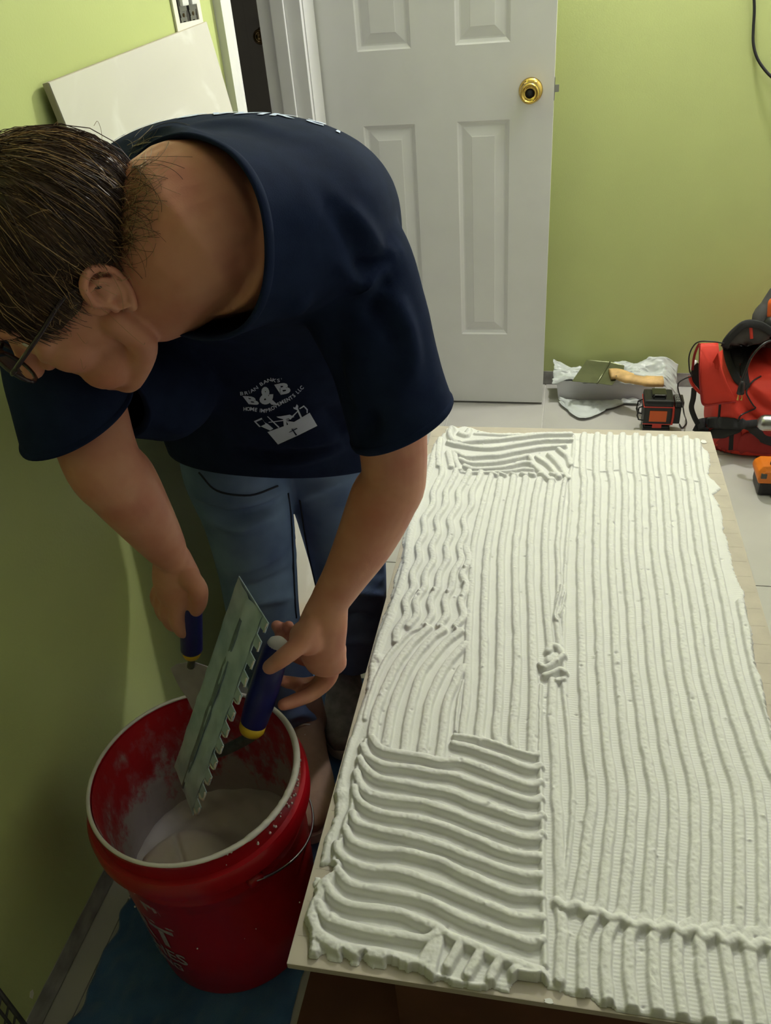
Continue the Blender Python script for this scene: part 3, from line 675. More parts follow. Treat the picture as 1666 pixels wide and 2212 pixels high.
# ================================================================ PERSON
def J(u, v, y): return Vector(at_y(u, v, y))
def px(p):
    p = np.array(p)-ORI; c = np.array([p@np.array([AX[0], AY[0], AZ[0]]), p@np.array([AX[1], AY[1], AZ[1]]), p@np.array([AX[2], AY[2], AZ[2]])]); return (CX+F_PX*c[0]/c[2], CY+F_PX*c[1]/c[2])
def voxel(mb, size, smooth_it=4, name='v', fac=0.5):
    """melt the collected closed pieces into one continuous surface"""
    me = bpy.data.meshes.new(name); me.from_pydata(mb.v, [], mb.f); me.update()
    bm = bmesh.new(); bm.from_mesh(me); bmesh.ops.recalc_face_normals(bm, faces=bm.faces); bm.to_mesh(me); bm.free()
    o = bpy.data.objects.new(name, me); COL.objects.link(o)
    r = o.modifiers.new('r', 'REMESH'); r.mode = 'VOXEL'; r.voxel_size = size; r.use_smooth_shade = True
    if smooth_it: s_ = o.modifiers.new('s', 'SMOOTH'); s_.iterations = smooth_it; s_.factor = fac
    dg = bpy.context.evaluated_depsgraph_get(); dg.update()
    out = bpy.data.meshes.new_from_object(o.evaluated_get(dg)); bpy.data.objects.remove(o); bpy.data.meshes.remove(me)
    return out
def loft(mb, secs, n=40, sub=6, p=2.3):
    """secs: (centre, lateral axis, front axis, half width, half depth)"""
    arr = []
    for c, la, de, a, b in secs:
        arr.append(list(c)+list(Vector(la).normalized())+list(Vector(de).normalized())+[a, b])
    arr = cat(arr, sub); v = []; f = []
    for r in arr:
        c = Vector(r[0:3]); la = Vector(r[3:6]).normalized(); de = Vector(r[6:9]); de = (de-la*de.dot(la)).normalized()
        for k in range(n):
            t = 2*PI*k/n; ct, st = math.cos(t), math.sin(t)
            x = math.copysign(abs(ct)**(2/p), ct); y = math.copysign(abs(st)**(2/p), st)
            v.append(c+la*r[9]*x+de*r[10]*y)
    m_ = len(arr)
    for i in range(m_-1):
        for k in range(n): f.append((i*n+k, i*n+(k+1) % n, (i+1)*n+(k+1) % n, (i+1)*n+k))
    f.append(tuple(range(n))[::-1]); f.append(tuple(range((m_-1)*n, m_*n)))
    return mb.add(v, f)
def limb(mb, pts, rad, n=20, sub=6):
    """smooth tapered limb with rounded ends"""
    if any(hasattr(r, '__len__') for r in rad): rad = [tuple(r) if hasattr(r, '__len__') else (r, r) for r in rad]
    q = cat([list(p)+[r] if not hasattr(r, '__len__') else list(p)+list(r) for p, r in zip(pts, rad)], sub)
    P = [Vector(a[:3]) for a in q]; R = [a[3] if len(a) == 4 else (a[3], a[4]) for a in q]
    def rr(x, k): return x*k if not hasattr(x, '__len__') else (x[0]*k, x[1]*k)
    def mx(x): return x if not hasattr(x, '__len__') else min(x)
    d0 = (P[0]-P[1]).normalized(); d1 = (P[-1]-P[-2]).normalized(); pre = []; prer = []; post = []; postr = []
    for a in (1.45, 1.2, 0.8, 0.4):
        pre.append(P[0]+d0*mx(R[0])*math.sin(a)); prer.append(rr(R[0], math.cos(a)))
        post.insert(0, P[-1]+d1*mx(R[-1])*math.sin(a)); postr.insert(0, rr(R[-1], math.cos(a)))
    return mb.tube(pre+P+post, prer+R+postr, n)

torso = [((-.428, 1.10, .70), (1, -.05, 0), (0, -1, -.2), .206, .150),
         ((-.432, 1.085, .80), (1, -.08, 0), (0, -.95, -.35), .208, .150),
         ((-.428, 1.05, .90), (1, -.10, 0), (0, -.85, -.5), .214, .150),
         ((-.414, .99, 1.00), (1, -.13, 0), (0, -.7, -.7), .220, .142),
         ((-.394, .91, 1.055), (1, -.16, 0), (0, -.6, -.8), .216, .128),
         ((-.370, .83, 1.080), (1, -.18, 0), (0, -.5, -.87), .192, .108),
         ((-.357, .775, 1.086), (1, -.26, 0), (0, -.45, -.9), .152, .096),
         ((-.343, .725, 1.092), (1, -.38, 0), (0, -.35, -.9), .102, .086)]
SHL, SHR = Vector((-.222, .83, 1.035)), Vector((-.565, .80, 1.045))
ELL, WRL = J(852, 1020, .83), J(712, 1298, .775)
ELR, WRR = J(215, 985, .70), J(372, 1205, .755)
# head frame
def camdir(x, y, z):
    c = np.array([x, y, z], float); c /= np.linalg.norm(c); return Vector((c@AX, c@AY, c@AZ))
HU = camdir(-.62, -.34, -.71); HF = camdir(-.66, .72, .23); HF = (HF-HU*HF.dot(HU)).normalized(); HL = HU.cross(HF)
def at_d(u, v, d):
    r = np.array([(u-CX)/F_PX*d, (v-CY)/F_PX*d, d]); return Vector(ORI+np.array([r@AX, r@AY, r@AZ]))
HC = at_d(165, 585, .765)
HM = Matrix((HL, -HU.cross(HL) if False else HF, HU)).transposed().to_4x4(); HM.translation = HC      # local x = left, y = forward, z = crown
def H(x, y, z): return HM @ Vector((x, y, z))

body = MB()
loft(body, [(c, a, d, w-.018, e-.016) for c, a, d, w, e in torso], 32, 4)
H3 = HM.to_3x3()
def hb(c, r, n=20): body.ball(H(*c), r, H3, n)
hb((0, -.008, .032), (.072, .090, .079), 28); hb((0, .012, .0), (.068, .080, .080), 24)
hb((0, .035, -.045), (.052, .056, .055)); hb((0, .074, -.088), (.020, .018, .016))
for s in (-1, 1):
    hb((s*.036, .056, -.022), (.026, .026, .028)); hb((s*.030, .050, -.062), (.028, .034, .030))
    limb(body, [H(s*.062, .005, -.03), H(s*.056, .012, -.068), H(s*.030, .058, -.094), H(0, .074, -.098)], [.014, .015, .013, .014], 12)
    limb(body, [H(s*.010, .078, .030), H(s*.030, .078, .038), H(s*.050, .062, .032)], [.010, .011, .009], 10)
    limb(body, [H(s*.052, .060, .005), H(s*.040, .074, -.008), H(s*.022, .078, -.012)], [.010, .009, .007], 10)
    hb((s*.0115, .090, -.026), (.008, .010, .008), 12)
limb(body, [H(0, .080, .022), H(0, .094, 0), H(0, .108, -.020)], [.008, .009, .0125], 12)
limb(body, [H(-.024, .074, -.054), H(0, .086, -.051), H(.024, .074, -.054)], [.005, .0075, .005], 10)
limb(body, [H(-.021, .073, -.064), H(0, .085, -.064), H(.021, .073, -.064)], [.005, .0080, .005], 10)
# neck
limb(body, [Vector((-.362, .82, 1.075)), Vector((-.352, .765, 1.088)), Vector((-.350, .722, 1.098)), H(0, -.032, -.055), H(0, -.020, -.01)], [.090, .086, .078, .066, .058], 28)
limb(body, [Vector((-.280, .77, 1.070)), Vector((-.305, .715, 1.085)), H(.035, -.035, -.05)], [.035, .038, .024], 16)
limb(body, [Vector((-.42, .78, 1.090)), Vector((-.385, .735, 1.110)), H(-.03, -.04, -.05)], [.030, .034, .025], 16)
# arms
limb(body, [SHL, (SHL*.5+ELL*.5)+Vector((.010, 0, 0)), ELL, J(828, 1080, .82), J(790, 1165, .805), J(745, 1245, .787), WRL], [.050, .046, .0405, .0430, .0385, .0300, (.026, .020)], 24)
limb(body, [SHR, SHR*.5+ELR*.5, ELR, J(260, 1045, .71), J(310, 1115, .725), J(352, 1175, .745), WRR], [.050, .047, .043, .043, .036, .028, (.026, .021)], 24)
# left hand closed round the trowel handle
HB_, HC_ = Vector((-.356, .748, .544)), Vector((-.399, .709, .423))
def fng(ps, rs): limb(body, ps, rs, 12, 5)
limb(body, [WRL, J(700, 1345, .768), J(692, 1390, .765), J(704, 1432, .762)], [(.026, .021), (.033, .022), (.036, .023), (.031, .020)], 20)
body.ball(J(662, 1378, .748), (.024, .022, .026)); body.ball(J(715, 1405, .765), (.022, .022, .028))
fng([J(672, 1352, .752), J(650, 1388, .733), J(612, 1420, .715), J(583, 1441, .712)], [.0165, .0140, .0125, .0105])      # thumb
fng([J(716, 1425, .765), J(710, 1464, .768), J(676, 1496, .754), J(636, 1514, .732), J(612, 1522, .718)], [.0140, .0125, .0115, .0102, .0088])
fng([J(708, 1440, .775), J(690, 1478, .778), J(655, 1496, .768)], [.0130, .0125, .0100])    # index
fng([J(722, 1415, .775), J(706, 1465, .795), J(662, 1478, .792), J(625, 1474, .765), J(610, 1470, .752)], [.0130, .0112, .0105, .0096, .0080])
fng([J(712, 1385, .785), J(690, 1425, .808), J(650, 1422, .806), J(612, 1398, .785), J(604, 1378, .768)], [.0125, .0110, .0100, .0092, .0078])
fng([J(700, 1368, .785), J(664, 1382, .808), J(634, 1374, .800), J(622, 1360, .782), J(624, 1352, .772)], [.0125, .0105, .0096, .0088, .0078])
fng([J(650, 1390, .808), J(618, 1374, .795), J(598, 1352, .775)], [.0096, .0095, .0085])
# right hand closed round the small trowel
MT0, MT1 = J(412, 1290, .752), J(414, 1402, .752)
limb(body, [WRR, J(382, 1250, .752), J(386, 1282, .750)], [(.026, .021), (.034, .024), (.031, .022)], 20)
fng([J(408, 1248, .742), J(428, 1272, .735), J(430, 1300, .736), J(424, 1318, .740)], [.0145, .0130, .0115, .0095])     # thumb
fng([J(392, 1285, .742), J(383, 1325, .738), J(392, 1360, .742), J(408, 1366, .750)], [.0130, .0118, .0108, .0090])
fng([J(375, 1280, .746), J(362, 1318, .744), J(372, 1348, .752), J(396, 1352, .764)], [.0125, .0115, .0105, .0088])
fng([J(362, 1272, .752), J(348, 1304, .752), J(358, 1332, .764), J(384, 1338, .776)], [.0120, .0108, .0098, .0082])
fng([J(352, 1262, .760), J(338, 1288, .762), J(348, 1312, .774), J(372, 1320, .784)], [.0112, .0096, .0088, .0076])
# legs
LEGR = [Vector((-.490, 1.08, .74)), J(515, 985, 1.07), J(545, 1130, 1.06), J(558, 1265, 1.05), J(585, 1400, 1.03), J(622, 1520, 1.02), Vector((-.462, 1.02, .10))]
LEGL = [Vector((-.345, 1.14, .74)), J(722, 1010, 1.17), J(738, 1130, 1.17), J(755, 1240, 1.16), J(766, 1340, 1.175), J(758, 1420, 1.19), Vector((-.432, 1.20, .09))]
limb(body, LEGR, [.076, .066, .056, .056, .046, .038, .034], 20); limb(body, LEGL, [.076, .068, .058, .056, .046, .038, .034], 20)
me_body = voxel(body, 0.0028, 5, 'body')
person = empty('person', (-.44, 1.10, 0), 'person in navy t-shirt and jeans bending over the red bucket, holding two trowels', 'person')
M['skin'] = mat('skin', srgb(206, 146, 124), 0.5, noise=0.05, nscale=18, bump=0.18, bscale=520, sss=0.12, bdist=0.0006, col2=srgb(192, 122, 104))
bodyo = link_mesh('body', me_body, M['skin'], None, True); relocate(bodyo, person)

# ear
ear = MB()
EM = HM @ Matrix.Translation((.070, -.012, -.008)) @ Matrix.Rotation(math.radians(-28), 4, 'Z') @ Matrix.Rotation(math.radians(-8), 4, 'X')
def E3(x, y, z): return EM @ (Vector((x, y, z))*.84)
for sgn in (1, -1):
    if sgn == -1:
        EM = HM @ Matrix.Diagonal((-1, 1, 1, 1)) @ Matrix.Translation((.070, -.012, -.008)) @ Matrix.Rotation(math.radians(-28), 4, 'Z') @ Matrix.Rotation(math.radians(-8), 4, 'X')
    ear = MB()
    hel = [(.004, .010, .002), (.010, .012, .016), (.014, .004, .030), (.016, -.010, .033), (.015, -.022, .024), (.014, -.026, .008), (.012, -.021, -.008), (.009, -.012, -.020), (.005, -.002, -.028)]
    limb(ear, [E3(*p) for p in hel], [.0035, .0040, .0043, .0043, .0042, .0040, .0042, .0050, .0052], 10, 6)
    anti = [(.008, .000, .022), (.011, -.010, .018), (.011, -.015, .006), (.009, -.012, -.008), (.007, -.004, -.014)]
    limb(ear, [E3(*p) for p in anti], [.0028, .0034, .0036, .0034, .0030], 8, 5)
    limb(ear, [E3(.004, .008, -.012), E3(.008, .007, -.004), E3(.005, .009, .003)], [.004, .0042, .0035], 8, 4)
    bowl = []; bf = []
    for i in range(7):
        r = i/6
        for k in range(24):
            a = 2*PI*k/24; bowl.append(E3(.004+.0075*r*r-.004*(1-r), -.007+.019*r*math.cos(a), .003+.029*r*math.sin(a)))
    for i in range(6):
        for k in range(24): bf.append((i*24+k, i*24+(k+1) % 24, (i+1)*24+(k+1) % 24, (i+1)*24+k))
    n0 = len(bowl); bowl += [p-(EM.to_3x3() @ Vector((.005, 0, 0))) for p in bowl]; bf += [tuple(q+n0 for q in f_)[::-1] for f_ in bf[:]]
    bf += [(6*24+k, n0+6*24+k, n0+6*24+(k+1) % 24, 6*24+(k+1) % 24) for k in range(24)]
    ear.add(bowl, bf); limb(ear, [E3(-.012, -.002, .004), E3(.000, -.004, .004)], [.020, .012], 14, 3)
    eo = link_mesh('ear', voxel(ear, 0.0014, 4, 'ear'), M['skin'], None, True); relocate(eo, person)
# eyes
M['eye'] = mat('eye_white', srgb(225, 220, 215), 0.15)
for s in (-1, 1):
    e = MB().ball(H(s*.031, .068, .010), (.0115, .0115, .0115), H3, 16).build('eye', M['eye'], None, True); relocate(e, person)

# ---------------------------------------------------------------- hair
M['hair'] = mat('brown_hair', srgb(62, 44, 32), 0.42, noise=0.2, nscale=60, col2=srgb(84, 60, 42), spec=0.5)
M['hairlit'] = mat('lamplit_hair', srgb(172, 138, 98), 0.4)  # paler copy of the hair colour: lamplight on the strands painted in
def scalp(th, ph, k=1.0):
    x = .0755*math.sin(th)*math.cos(ph)*k; y = .0935*math.sin(th)*math.sin(ph)*k-.008; z = .082*math.cos(th)*k+.032; return x, y, z
cap = MB(); v = []; f = []; nn, mm = 64, 30
def hairline(ph):     # polar angle where the hair ends, by direction (pi/2 = forehead, -pi/2 = nape)
    s_ = math.sin(ph); b_ = 1.42+0.75*(0.5-0.5*s_)
    return b_+0.50*math.exp(-((abs(math.cos(ph))-.75)/.25)**2)*(s_ > 0)-0.12*math.exp(-(s_+.05)**2/.03)
for i in range(mm+1):
    for k in range(nn):
        ph = 2*PI*k/nn; th = hairline(ph)*i/mm; kk = 1.075-0.075*(i/mm)**6
        wob = 1+0.006*math.sin(23*ph+5*th)+0.006*math.sin(41*ph)
        v.append(H(*scalp(th, ph, kk*wob)))
for i in range(mm):
    for k in range(nn): f.append((i*nn+k, i*nn+(k+1) % nn, (i+1)*nn+(k+1) % nn, (i+1)*nn+k))
n0 = len(v); v += [HC+(p-HC)*0.955 for p in v]; f += [tuple(q+n0 for q in g)[::-1] for g in f[:]]
for k in range(nn): f.append((mm*nn+k, mm*nn+(k+1) % nn, n0+mm*nn+(k+1) % nn, n0+mm*nn+k))
cap.add(v, f); hair = cap.build('hair', M['hair'], None, True); relocate(hair, person)
BUN = (0, -.020, .122)
def strands(n, rng, lit, seed_fn, lift=1.0, r0=0.00045):
    mb = MB()
    for _ in range(n):
        th, ph = seed_fn(rng); p0 = np.array(scalp(th, ph, 1.03)); q = np.array(BUN)+np.array([rng.gauss(0, .012), rng.gauss(0, .012), rng.gauss(0, .008)])
        pts = []; wv = rng.uniform(0, 6.28); am = rng.gauss(0, .0028)
        for i in range(9):
            t = i/8; p = p0*(1-t)+q*t; c = p-np.array([0, -.008, .032]); e = math.sqrt((c[0]/.0755)**2+(c[1]/.0935)**2+(c[2]/.082)**2)
            want = 1.05+lift*(rng.random()*.012+.03*math.sin(t*PI)*abs(am)*120)
            if e < want: c = c*want/e
            p = c+np.array([0, -.008, .032])
            p = p+np.array([math.sin(wv+t*5)*am, math.cos(wv+t*4)*am, 0])
            pts.append(H(*p))
        mb.tube(pts, [r0*(0.5+0.6*math.sin(min(1, (i+.4)/8*1.3)*PI*.9)) for i in range(9)], 3, False)
    return mb
rh = random.Random(11)
def anyw(r): ph = r.uniform(0, 2*PI); return hairline(ph)*math.sqrt(r.uniform(0.18, 1.02)), ph
ll_scale = (1.06, 1.06, 1.14)
def napew(r): ph = r.gauss(-0.75, .75); return hairline(ph)*r.uniform(.55, 1.05), ph
o = strands(4200, rh, False, anyw).build('hair_strands', M['hair'], None, True); relocate(o, person); o['kind'] = 'stuff'
o = strands(360, rh, True, napew, 1.3, 0.0004).build('lit_hair_strands', M['hairlit'], None, True); relocate(o, person); o['kind'] = 'stuff'  # nape strands coloured as if the lamp caught them
def nape2(r): ph = r.gauss(-0.95, .55); return hairline(ph)*r.uniform(.92, 1.20), ph
o = strands(420, rh, False, nape2, 1.2, 0.00026).build('nape_wisps', M['hair'], None, True); relocate(o, person); o['kind'] = 'stuff'
bn = MB().ball(H(0, -.022, .126), (.030, .030, .022), H3, 24).build('hair_bun', M['hair'], None, True); relocate(bn, person)
fly = MB()
for _ in range(420):          # loose flyaway hairs at the nape, temple and crown line
    if rh.random() < .75: ph = rh.gauss(-1.0, .7); th = hairline(ph)*rh.uniform(.85, 1.1)
    else: ph = rh.uniform(0, 2*PI); th = hairline(ph)*rh.uniform(.3, 1.05)
    p = Vector(H(*scalp(th, ph, 1.02))); d = (p-H(0, -.012, .035)).normalized(); s_ = d.cross(HU).normalized(); L_ = rh.uniform(.008, .022)
    w = Vector((rh.gauss(0, .4), rh.gauss(0, .4), rh.gauss(0, .4))); dn = -HU*rh.uniform(-.2, .9)
    pts = [p, p+(d*.35+dn*.5+w*.3)*L_*.5, p+(d*.45+dn*1.0+w*.8)*L_*.9, p+(d*.20+dn*1.3+w*1.2)*L_*1.2, p+(-d*.05+dn*1.5+w*1.1)*L_*1.3]
    fly.tube(cat(pts, 4), 0.00022, 3, False)
o = fly.build('flyaway_hairs', M['hairlit'], None, True); relocate(o, person); o['kind'] = 'stuff'
# glasses
M['frame'] = mat('dark_plum_plastic', srgb(48, 34, 44), 0.22)
gl = empty('glasses', H(0, .09, .012), 'dark plastic framed glasses worn by the bending person', 'glasses')
arm = [H(.073, -.022, -.004), H(.0765, -.012, .014), H(.078, .005, .024), H(.0775, .045, .022), H(.074, .088, .020)]
relocate(MB().tube(cat(arm, 6), [(0.0022, 0.0028)]*25, 8).build('temple_arm', M['frame'], None, True), gl)
arm = [H(-.073, -.022, -.004), H(-.0765, -.012, .014), H(-.078, .005, .024), H(-.0775, .045, .022), H(-.074, .088, .020)]
relocate(MB().tube(cat(arm, 6), [(0.0022, 0.0028)]*25, 8).build('temple_arm', M['frame'], None, True), gl)
fr = MB()
for s in (-1, 1): fr.tube([H(s*.035+.026*math.cos(a), .104-.010*abs(math.cos(a)) if False else .104-.25*abs(s*.035+.026*math.cos(a))**1.3, .006+.019*math.sin(a)) for a in [2*PI*k/28 for k in range(28)]], 0.0020, 8, ring=True)
fr.tube([H(-.010, .104, .012), H(0, .107, .015), H(.010, .104, .012)], 0.0020, 8)
for s in (-1, 1): fr.tube([H(s*.060, .098, .014), H(s*.070, .094, .018), H(s*.074, .088, .020)], 0.0024, 8)
relocate(fr.build('glasses_frame', M['frame'], None, True), gl)
M['lens'] = mat('lens', (0.95, 0.97, 1), 0.02, trans=1.0); M['lens'].node_tree.nodes['Principled BSDF'].inputs['IOR'].default_value = 1.1
for s in (-1, 1):
    c = [H(s*.035+.0255*math.cos(a), .104-.25*abs(s*.035+.0255*math.cos(a))**1.3, .006+.0185*math.sin(a)) for a in [2*PI*k/28 for k in range(28)]]
    n_ = Vector(HF)*.0008; relocate(new_obj('lens', c+[p+n_ for p in c], [tuple(range(28))[::-1], tuple(range(28, 56))]+[(k, (k+1) % 28, 28+(k+1) % 28, 28+k) for k in range(28)], M['lens']), gl)

# ---------------------------------------------------------------- t-shirt
shirt = MB()
loft(shirt, [((-.42, 1.10, .58), (1, -.05, 0), (0, -1, -.1), .200, .155)]+torso[:7]+[((-.341, .718, 1.094), (1, -.4, 0), (0, -.35, -.9), .104, .090), ((-.345, .66, 1.112), (1, -.4, 0), (0, -.3, -.9), .085, .078)], 48, 6)
SLL0, SLL1, SLL2 = SHL+Vector((-.02, .02, .005)), J(826, 770, .825), J(850, 850, .82)
limb(shirt, [Vector((-.32, .87, 1.07)), SLL0, J(795, 680, .83), SLL1, SLL2, J(880, 945, .82)], [.078, .072, .066, .062, .062, .067], 28)
limb(shirt, [Vector((-.43, .83, 1.08)), SHR+Vector((.02, 0, .0)), J(138, 780, .750), J(156, 870, .718), J(182, 985, .70)], [.072, .069, .066, .064, .063], 28)
limb(shirt, [J(345, 830, .90), J(262, 842, .83), J(190, 835, .765)], [.078, .060, .054], 24)
me_s = voxel(shirt, 0.0048, 10, 'shirt', 0.6)
def cut(bm, co, no, near, rad):
    """open the cloth: slice with a plane near a point and drop what lies beyond it"""
    co, no, near = Vector(co), Vector(no).normalized(), Vector(near)
    fs = [f_ for f_ in bm.faces if (f_.calc_center_median()-near).length < rad]
    gs = list(set([v_ for f_ in fs for v_ in f_.verts]+[e_ for f_ in fs for e_ in f_.edges]+fs))
    bmesh.ops.bisect_plane(bm, geom=gs, plane_co=co, plane_no=no)
    dl = [f_ for f_ in bm.faces if (f_.calc_center_median()-near).length < rad*1.02 and (f_.calc_center_median()-co).dot(no) > 0]
    bmesh.ops.delete(bm, geom=dl, context='FACES')
bm = bmesh.new(); bm.from_mesh(me_s)
def rayhit(bvh, u, v):
    d = Vector(ray(u, v)).normalized(); h_ = bvh.ray_cast(Vector(ORI), d); return h_
cut(bm, J(874, 905, .82), (.42, .0, -1), J(884, 955, .82), .115)
cut(bm, J(128, 918, .70), (.22, .16, -1), J(165, 985, .70), .104)
cut(bm, (-.342, .712, 1.094), (-.42, -.85, .22), (-.348, .665, 1.110), .135)
cut(bm, (-.42, 1.06, .665), (0, -.12, -1), (-.42, 1.10, .58), .27)
bmesh.ops.delete(bm, geom=[v_ for v_ in bm.verts if not v_.link_faces], context='VERTS')
bm.to_mesh(me_s); bm.free()
# folds: real relief along lines on the cloth
def relief(me, lines):
    n = len(me.vertices); co = np.empty(n*3, np.float32); me.vertices.foreach_get('co', co); co = co.reshape(-1, 3).astype(float)
    no = np.empty(n*3, np.float32); me.vertex_normals.foreach_get('vector', no) if hasattr(me, 'vertex_normals') else me.vertices.foreach_get('normal', no); no = no.reshape(-1, 3).astype(float)
    bvh = BVHTree.FromPolygons([tuple(c) for c in co], [tuple(p.vertices) for p in me.polygons])
    D = np.zeros(n)
    for uv, amp, wd in lines:
        P = []
        for (u, v) in cat(uv, 6):
            h_ = rayhit(bvh, u, v)
            if h_[0] is not None and (not P or (Vector(P[-1])-h_[0]).length < 0.06): P.append(np.array(h_[0]))
        if len(P) < 2: continue
        best = np.full(n, 1.0); tt = np.zeros(n); m_ = len(P)
        for k in range(m_-1):
            a, b = P[k], P[k+1]; d = b-a; l2 = max(1e-12, d@d); t = np.clip(((co-a)@d)/l2, 0, 1); dd = np.linalg.norm(co-a-t[:, None]*d, axis=1)
            up_ = dd < best; best[up_] = dd[up_]; tt[up_] = (k+t[up_])/(m_-1)
        env = np.sin(np.clip(tt, 0.02, 0.98)*PI)**0.5
        D += amp*1.7*np.exp(-(best/wd)**2)*env
    co += no*D[:, None]; me.vertices.foreach_set('co', co.astype(np.float32).ravel()); me.update()
folds = [([(862, 545), (800, 600), (760, 640)], .006, .010), ([(850, 560), (810, 570), (770, 575)], -.006, .008), ([(840, 640), (800, 625), (760, 600), (720, 570)], .005, .009), ([(845, 600), (815, 640), (800, 690)], -.006, .009), ([(850, 640), (880, 740), (890, 840)], .007, .014), ([(820, 660), (850, 740), (865, 830)], -.006, .014),
         ([(430, 415), (520, 450), (620, 490), (700, 540), (780, 600), (820, 650)], .0032, .0055), ([(433, 430), (520, 465), (620, 505), (700, 555), (780, 615)], -.0030, .0045),
         ([(640, 640), (650, 740), (700, 840)], .005, .016), ([(560, 640), (570, 740), (600, 800)], -.004, .02), ([(740, 700), (720, 800), (760, 900)], -.007, .016), ([(700, 880), (740, 930), (790, 950)], -.006, .012), ([(620, 960), (700, 950), (780, 930)], .006, .012), ([(480, 970), (600, 985), (720, 965)], -.006, .010), ([(560, 1000), (660, 990), (750, 960)], .006, .010),
         ([(300, 310), (370, 290), (440, 300), (470, 340)], .005, .012), ([(330, 330), (390, 320), (440, 345)], -.004, .010), ([(400, 275), (520, 270), (640, 300)], .003, .02), ([(820, 720), (860, 800), (860, 880)], .004, .012), ([(330, 900), (420, 940), (520, 960)], .004, .014),
         ([(790, 880), (800, 920), (770, 950)], -.008, .012), ([(740, 440), (790, 500), (830, 560)], .004, .012), ([(700, 430), (760, 520), (790, 590)], -.003, .012)]
relief(me_s, folds)
M['navy'] = mat('navy_cotton_jersey', srgb(29, 38, 64), 0.95, noise=0.10, nscale=40, bump=0.35, bscale=700, bdist=0.0006, spec=0.06)
sh = link_mesh('t_shirt', me_s, M['navy'], None, True); relocate(sh, person)
sm = sh.modifiers.new('thickness', 'SOLIDIFY'); sm.thickness = 0.0016; sm.offset = -1
sbvh = BVHTree.FromPolygons([tuple(v_.co) for v_ in me_s.vertices], [tuple(p.vertices) for p in me_s.polygons])
# ribbed collar and hems follow the cut edges
def rim_loop(me, near, rad):
    bm = bmesh.new(); bm.from_mesh(me); bm.verts.ensure_lookup_table(); es = [e_ for e_ in bm.edges if e_.is_boundary and ((e_.verts[0].co+e_.verts[1].co)/2-Vector(near)).length < rad]
    adj = {}
    for e_ in es:
        a, b = e_.verts[0].index, e_.verts[1].index; adj.setdefault(a, []).append(b); adj.setdefault(b, []).append(a)
    if not adj: bm.free(); return []
    best = []; seen_ = set()
    for s0 in adj:
        if s0 in seen_: continue
        path = [s0]; seen_.add(s0); cur = s0
        while True:
            nx = [q for q in adj[cur] if q not in seen_]
            if not nx: break
            cur = nx[0]; seen_.add(cur); path.append(cur)
        if len(path) > len(best): best = path
    pts = [bm.verts[i].co.copy() for i in best]; bm.free(); return pts
def smooth_ring(pts, it=6):
    for _ in range(it): pts = [(pts[i-1]+pts[i]*2+pts[(i+1) % len(pts)])/4 for i in range(len(pts))]
    return pts
for nm, near, rad, ra in (('collar', (-.345, .70, 1.095), .15, (0.0028, 0.0065)), ('sleeve_hem', J(874, 915, .82), .12, (0.0020, 0.0055)), ('sleeve_hem', J(126, 905, .73), .11, (0.0020, 0.0055))):
    lp = rim_loop(me_s, near, rad)
    if len(lp) > 10:
        lp = smooth_ring(lp[::2]); c = sum(lp, Vector())/len(lp)
        v, f = [], []
        n_ax = Vector((0, 0, 0))
        for i in range(len(lp)): n_ax += (lp[i]-c).cross(lp[(i+1) % len(lp)]-c)
        v, f = tube(lp, [ra]*len(lp), 8, ring=True, upv=(lp[0]-c))
        o = new_obj(nm, v, f, M['navy'], None, True); relocate(o, sh) if False else relocate(o, person)

# prints on the cloth
M['print'] = mat('pale_blue_shirt_print', srgb(196, 210, 246), 0.8)
def onshirt(u, v, lift=0.0012):
    h_ = rayhit(sbvh, u, v)
    if h_[0] is None: return None
    n_ = h_[1]; d = Vector(ray(u, v)).normalized()
    if n_.dot(d) > 0: n_ = -n_
    return h_[0]+n_*lift
def put_print(name, bm, fn, edge):
    bm = wrap_print(bm, lambda x, y: (x, y, 0), edge)
    bad = []
    for v_ in bm.verts:
        u_, w_ = fn(v_.co.x, v_.co.y); q = onshirt(u_, w_)
        if q is None: bad.append(v_)
        else: v_.co = q
    bmesh.ops.delete(bm, geom=bad, context='VERTS')
    bmesh.ops.delete(bm, geom=[e_ for e_ in bm.edges if e_.calc_length() > 0.03], context='EDGES')
    o = from_bm(name, bm, M['print']); relocate(o, person); return o
def merge(dst, src, fn):
    for v_ in src.verts: v_.co = Vector((*fn(v_.co.x, v_.co.y), 0))
    tm = bpy.data.meshes.new('x'); src.to_mesh(tm); dst.from_mesh(tm); src.free(); bpy.data.meshes.remove(tm)
def polybm(pts):
    b_ = bmesh.new(); b_.faces.new([b_.verts.new((x, y, 0)) for x, y in pts]); return b_
def arc_text(dst, txt, size, pts, bold=0.0, shear=0.0, frac=None):
    """letters set one by one along a curve (print's own flat coordinates, y up)"""
    q = cat(pts, 12); ln = [0]
    for i in range(1, len(q)): ln.append(ln[-1]+float(np.linalg.norm(q[i]-q[i-1])))
    tot = ln[-1]; ws = {' ': .45, 'I': .42, 'M': 1.1, '&': 1.05, "'": .4, 'L': .8}
    w = [ws.get(c, 0.9) for c in txt]; sw = sum(w); acc = 0
    for c, wi in zip(txt, w):
        s_ = (acc+wi/2)/sw*tot; acc += wi
        if c == ' ': continue
        k = max(i for i in range(len(ln)) if ln[i] <= s_+1e-9); k = min(k, len(q)-2)
        t = (s_-ln[k])/max(1e-9, ln[k+1]-ln[k]); p = q[k]*(1-t)+q[k+1]*t; d = q[k+1]-q[k]; a = math.atan2(d[1], d[0])
        b_ = text_mesh(c, size, bold=bold, shear=shear); sxw = (tot/sw*wi)/(size*0.72)
        sx_ = min(1.35, max(.7, sxw)) if len(txt) > 3 else 1
        merge(dst, b_, lambda x, y: (p[0]+x*sx_*math.cos(a)-y*math.sin(a), p[1]+x*sx_*math.sin(a)+y*math.cos(a)))
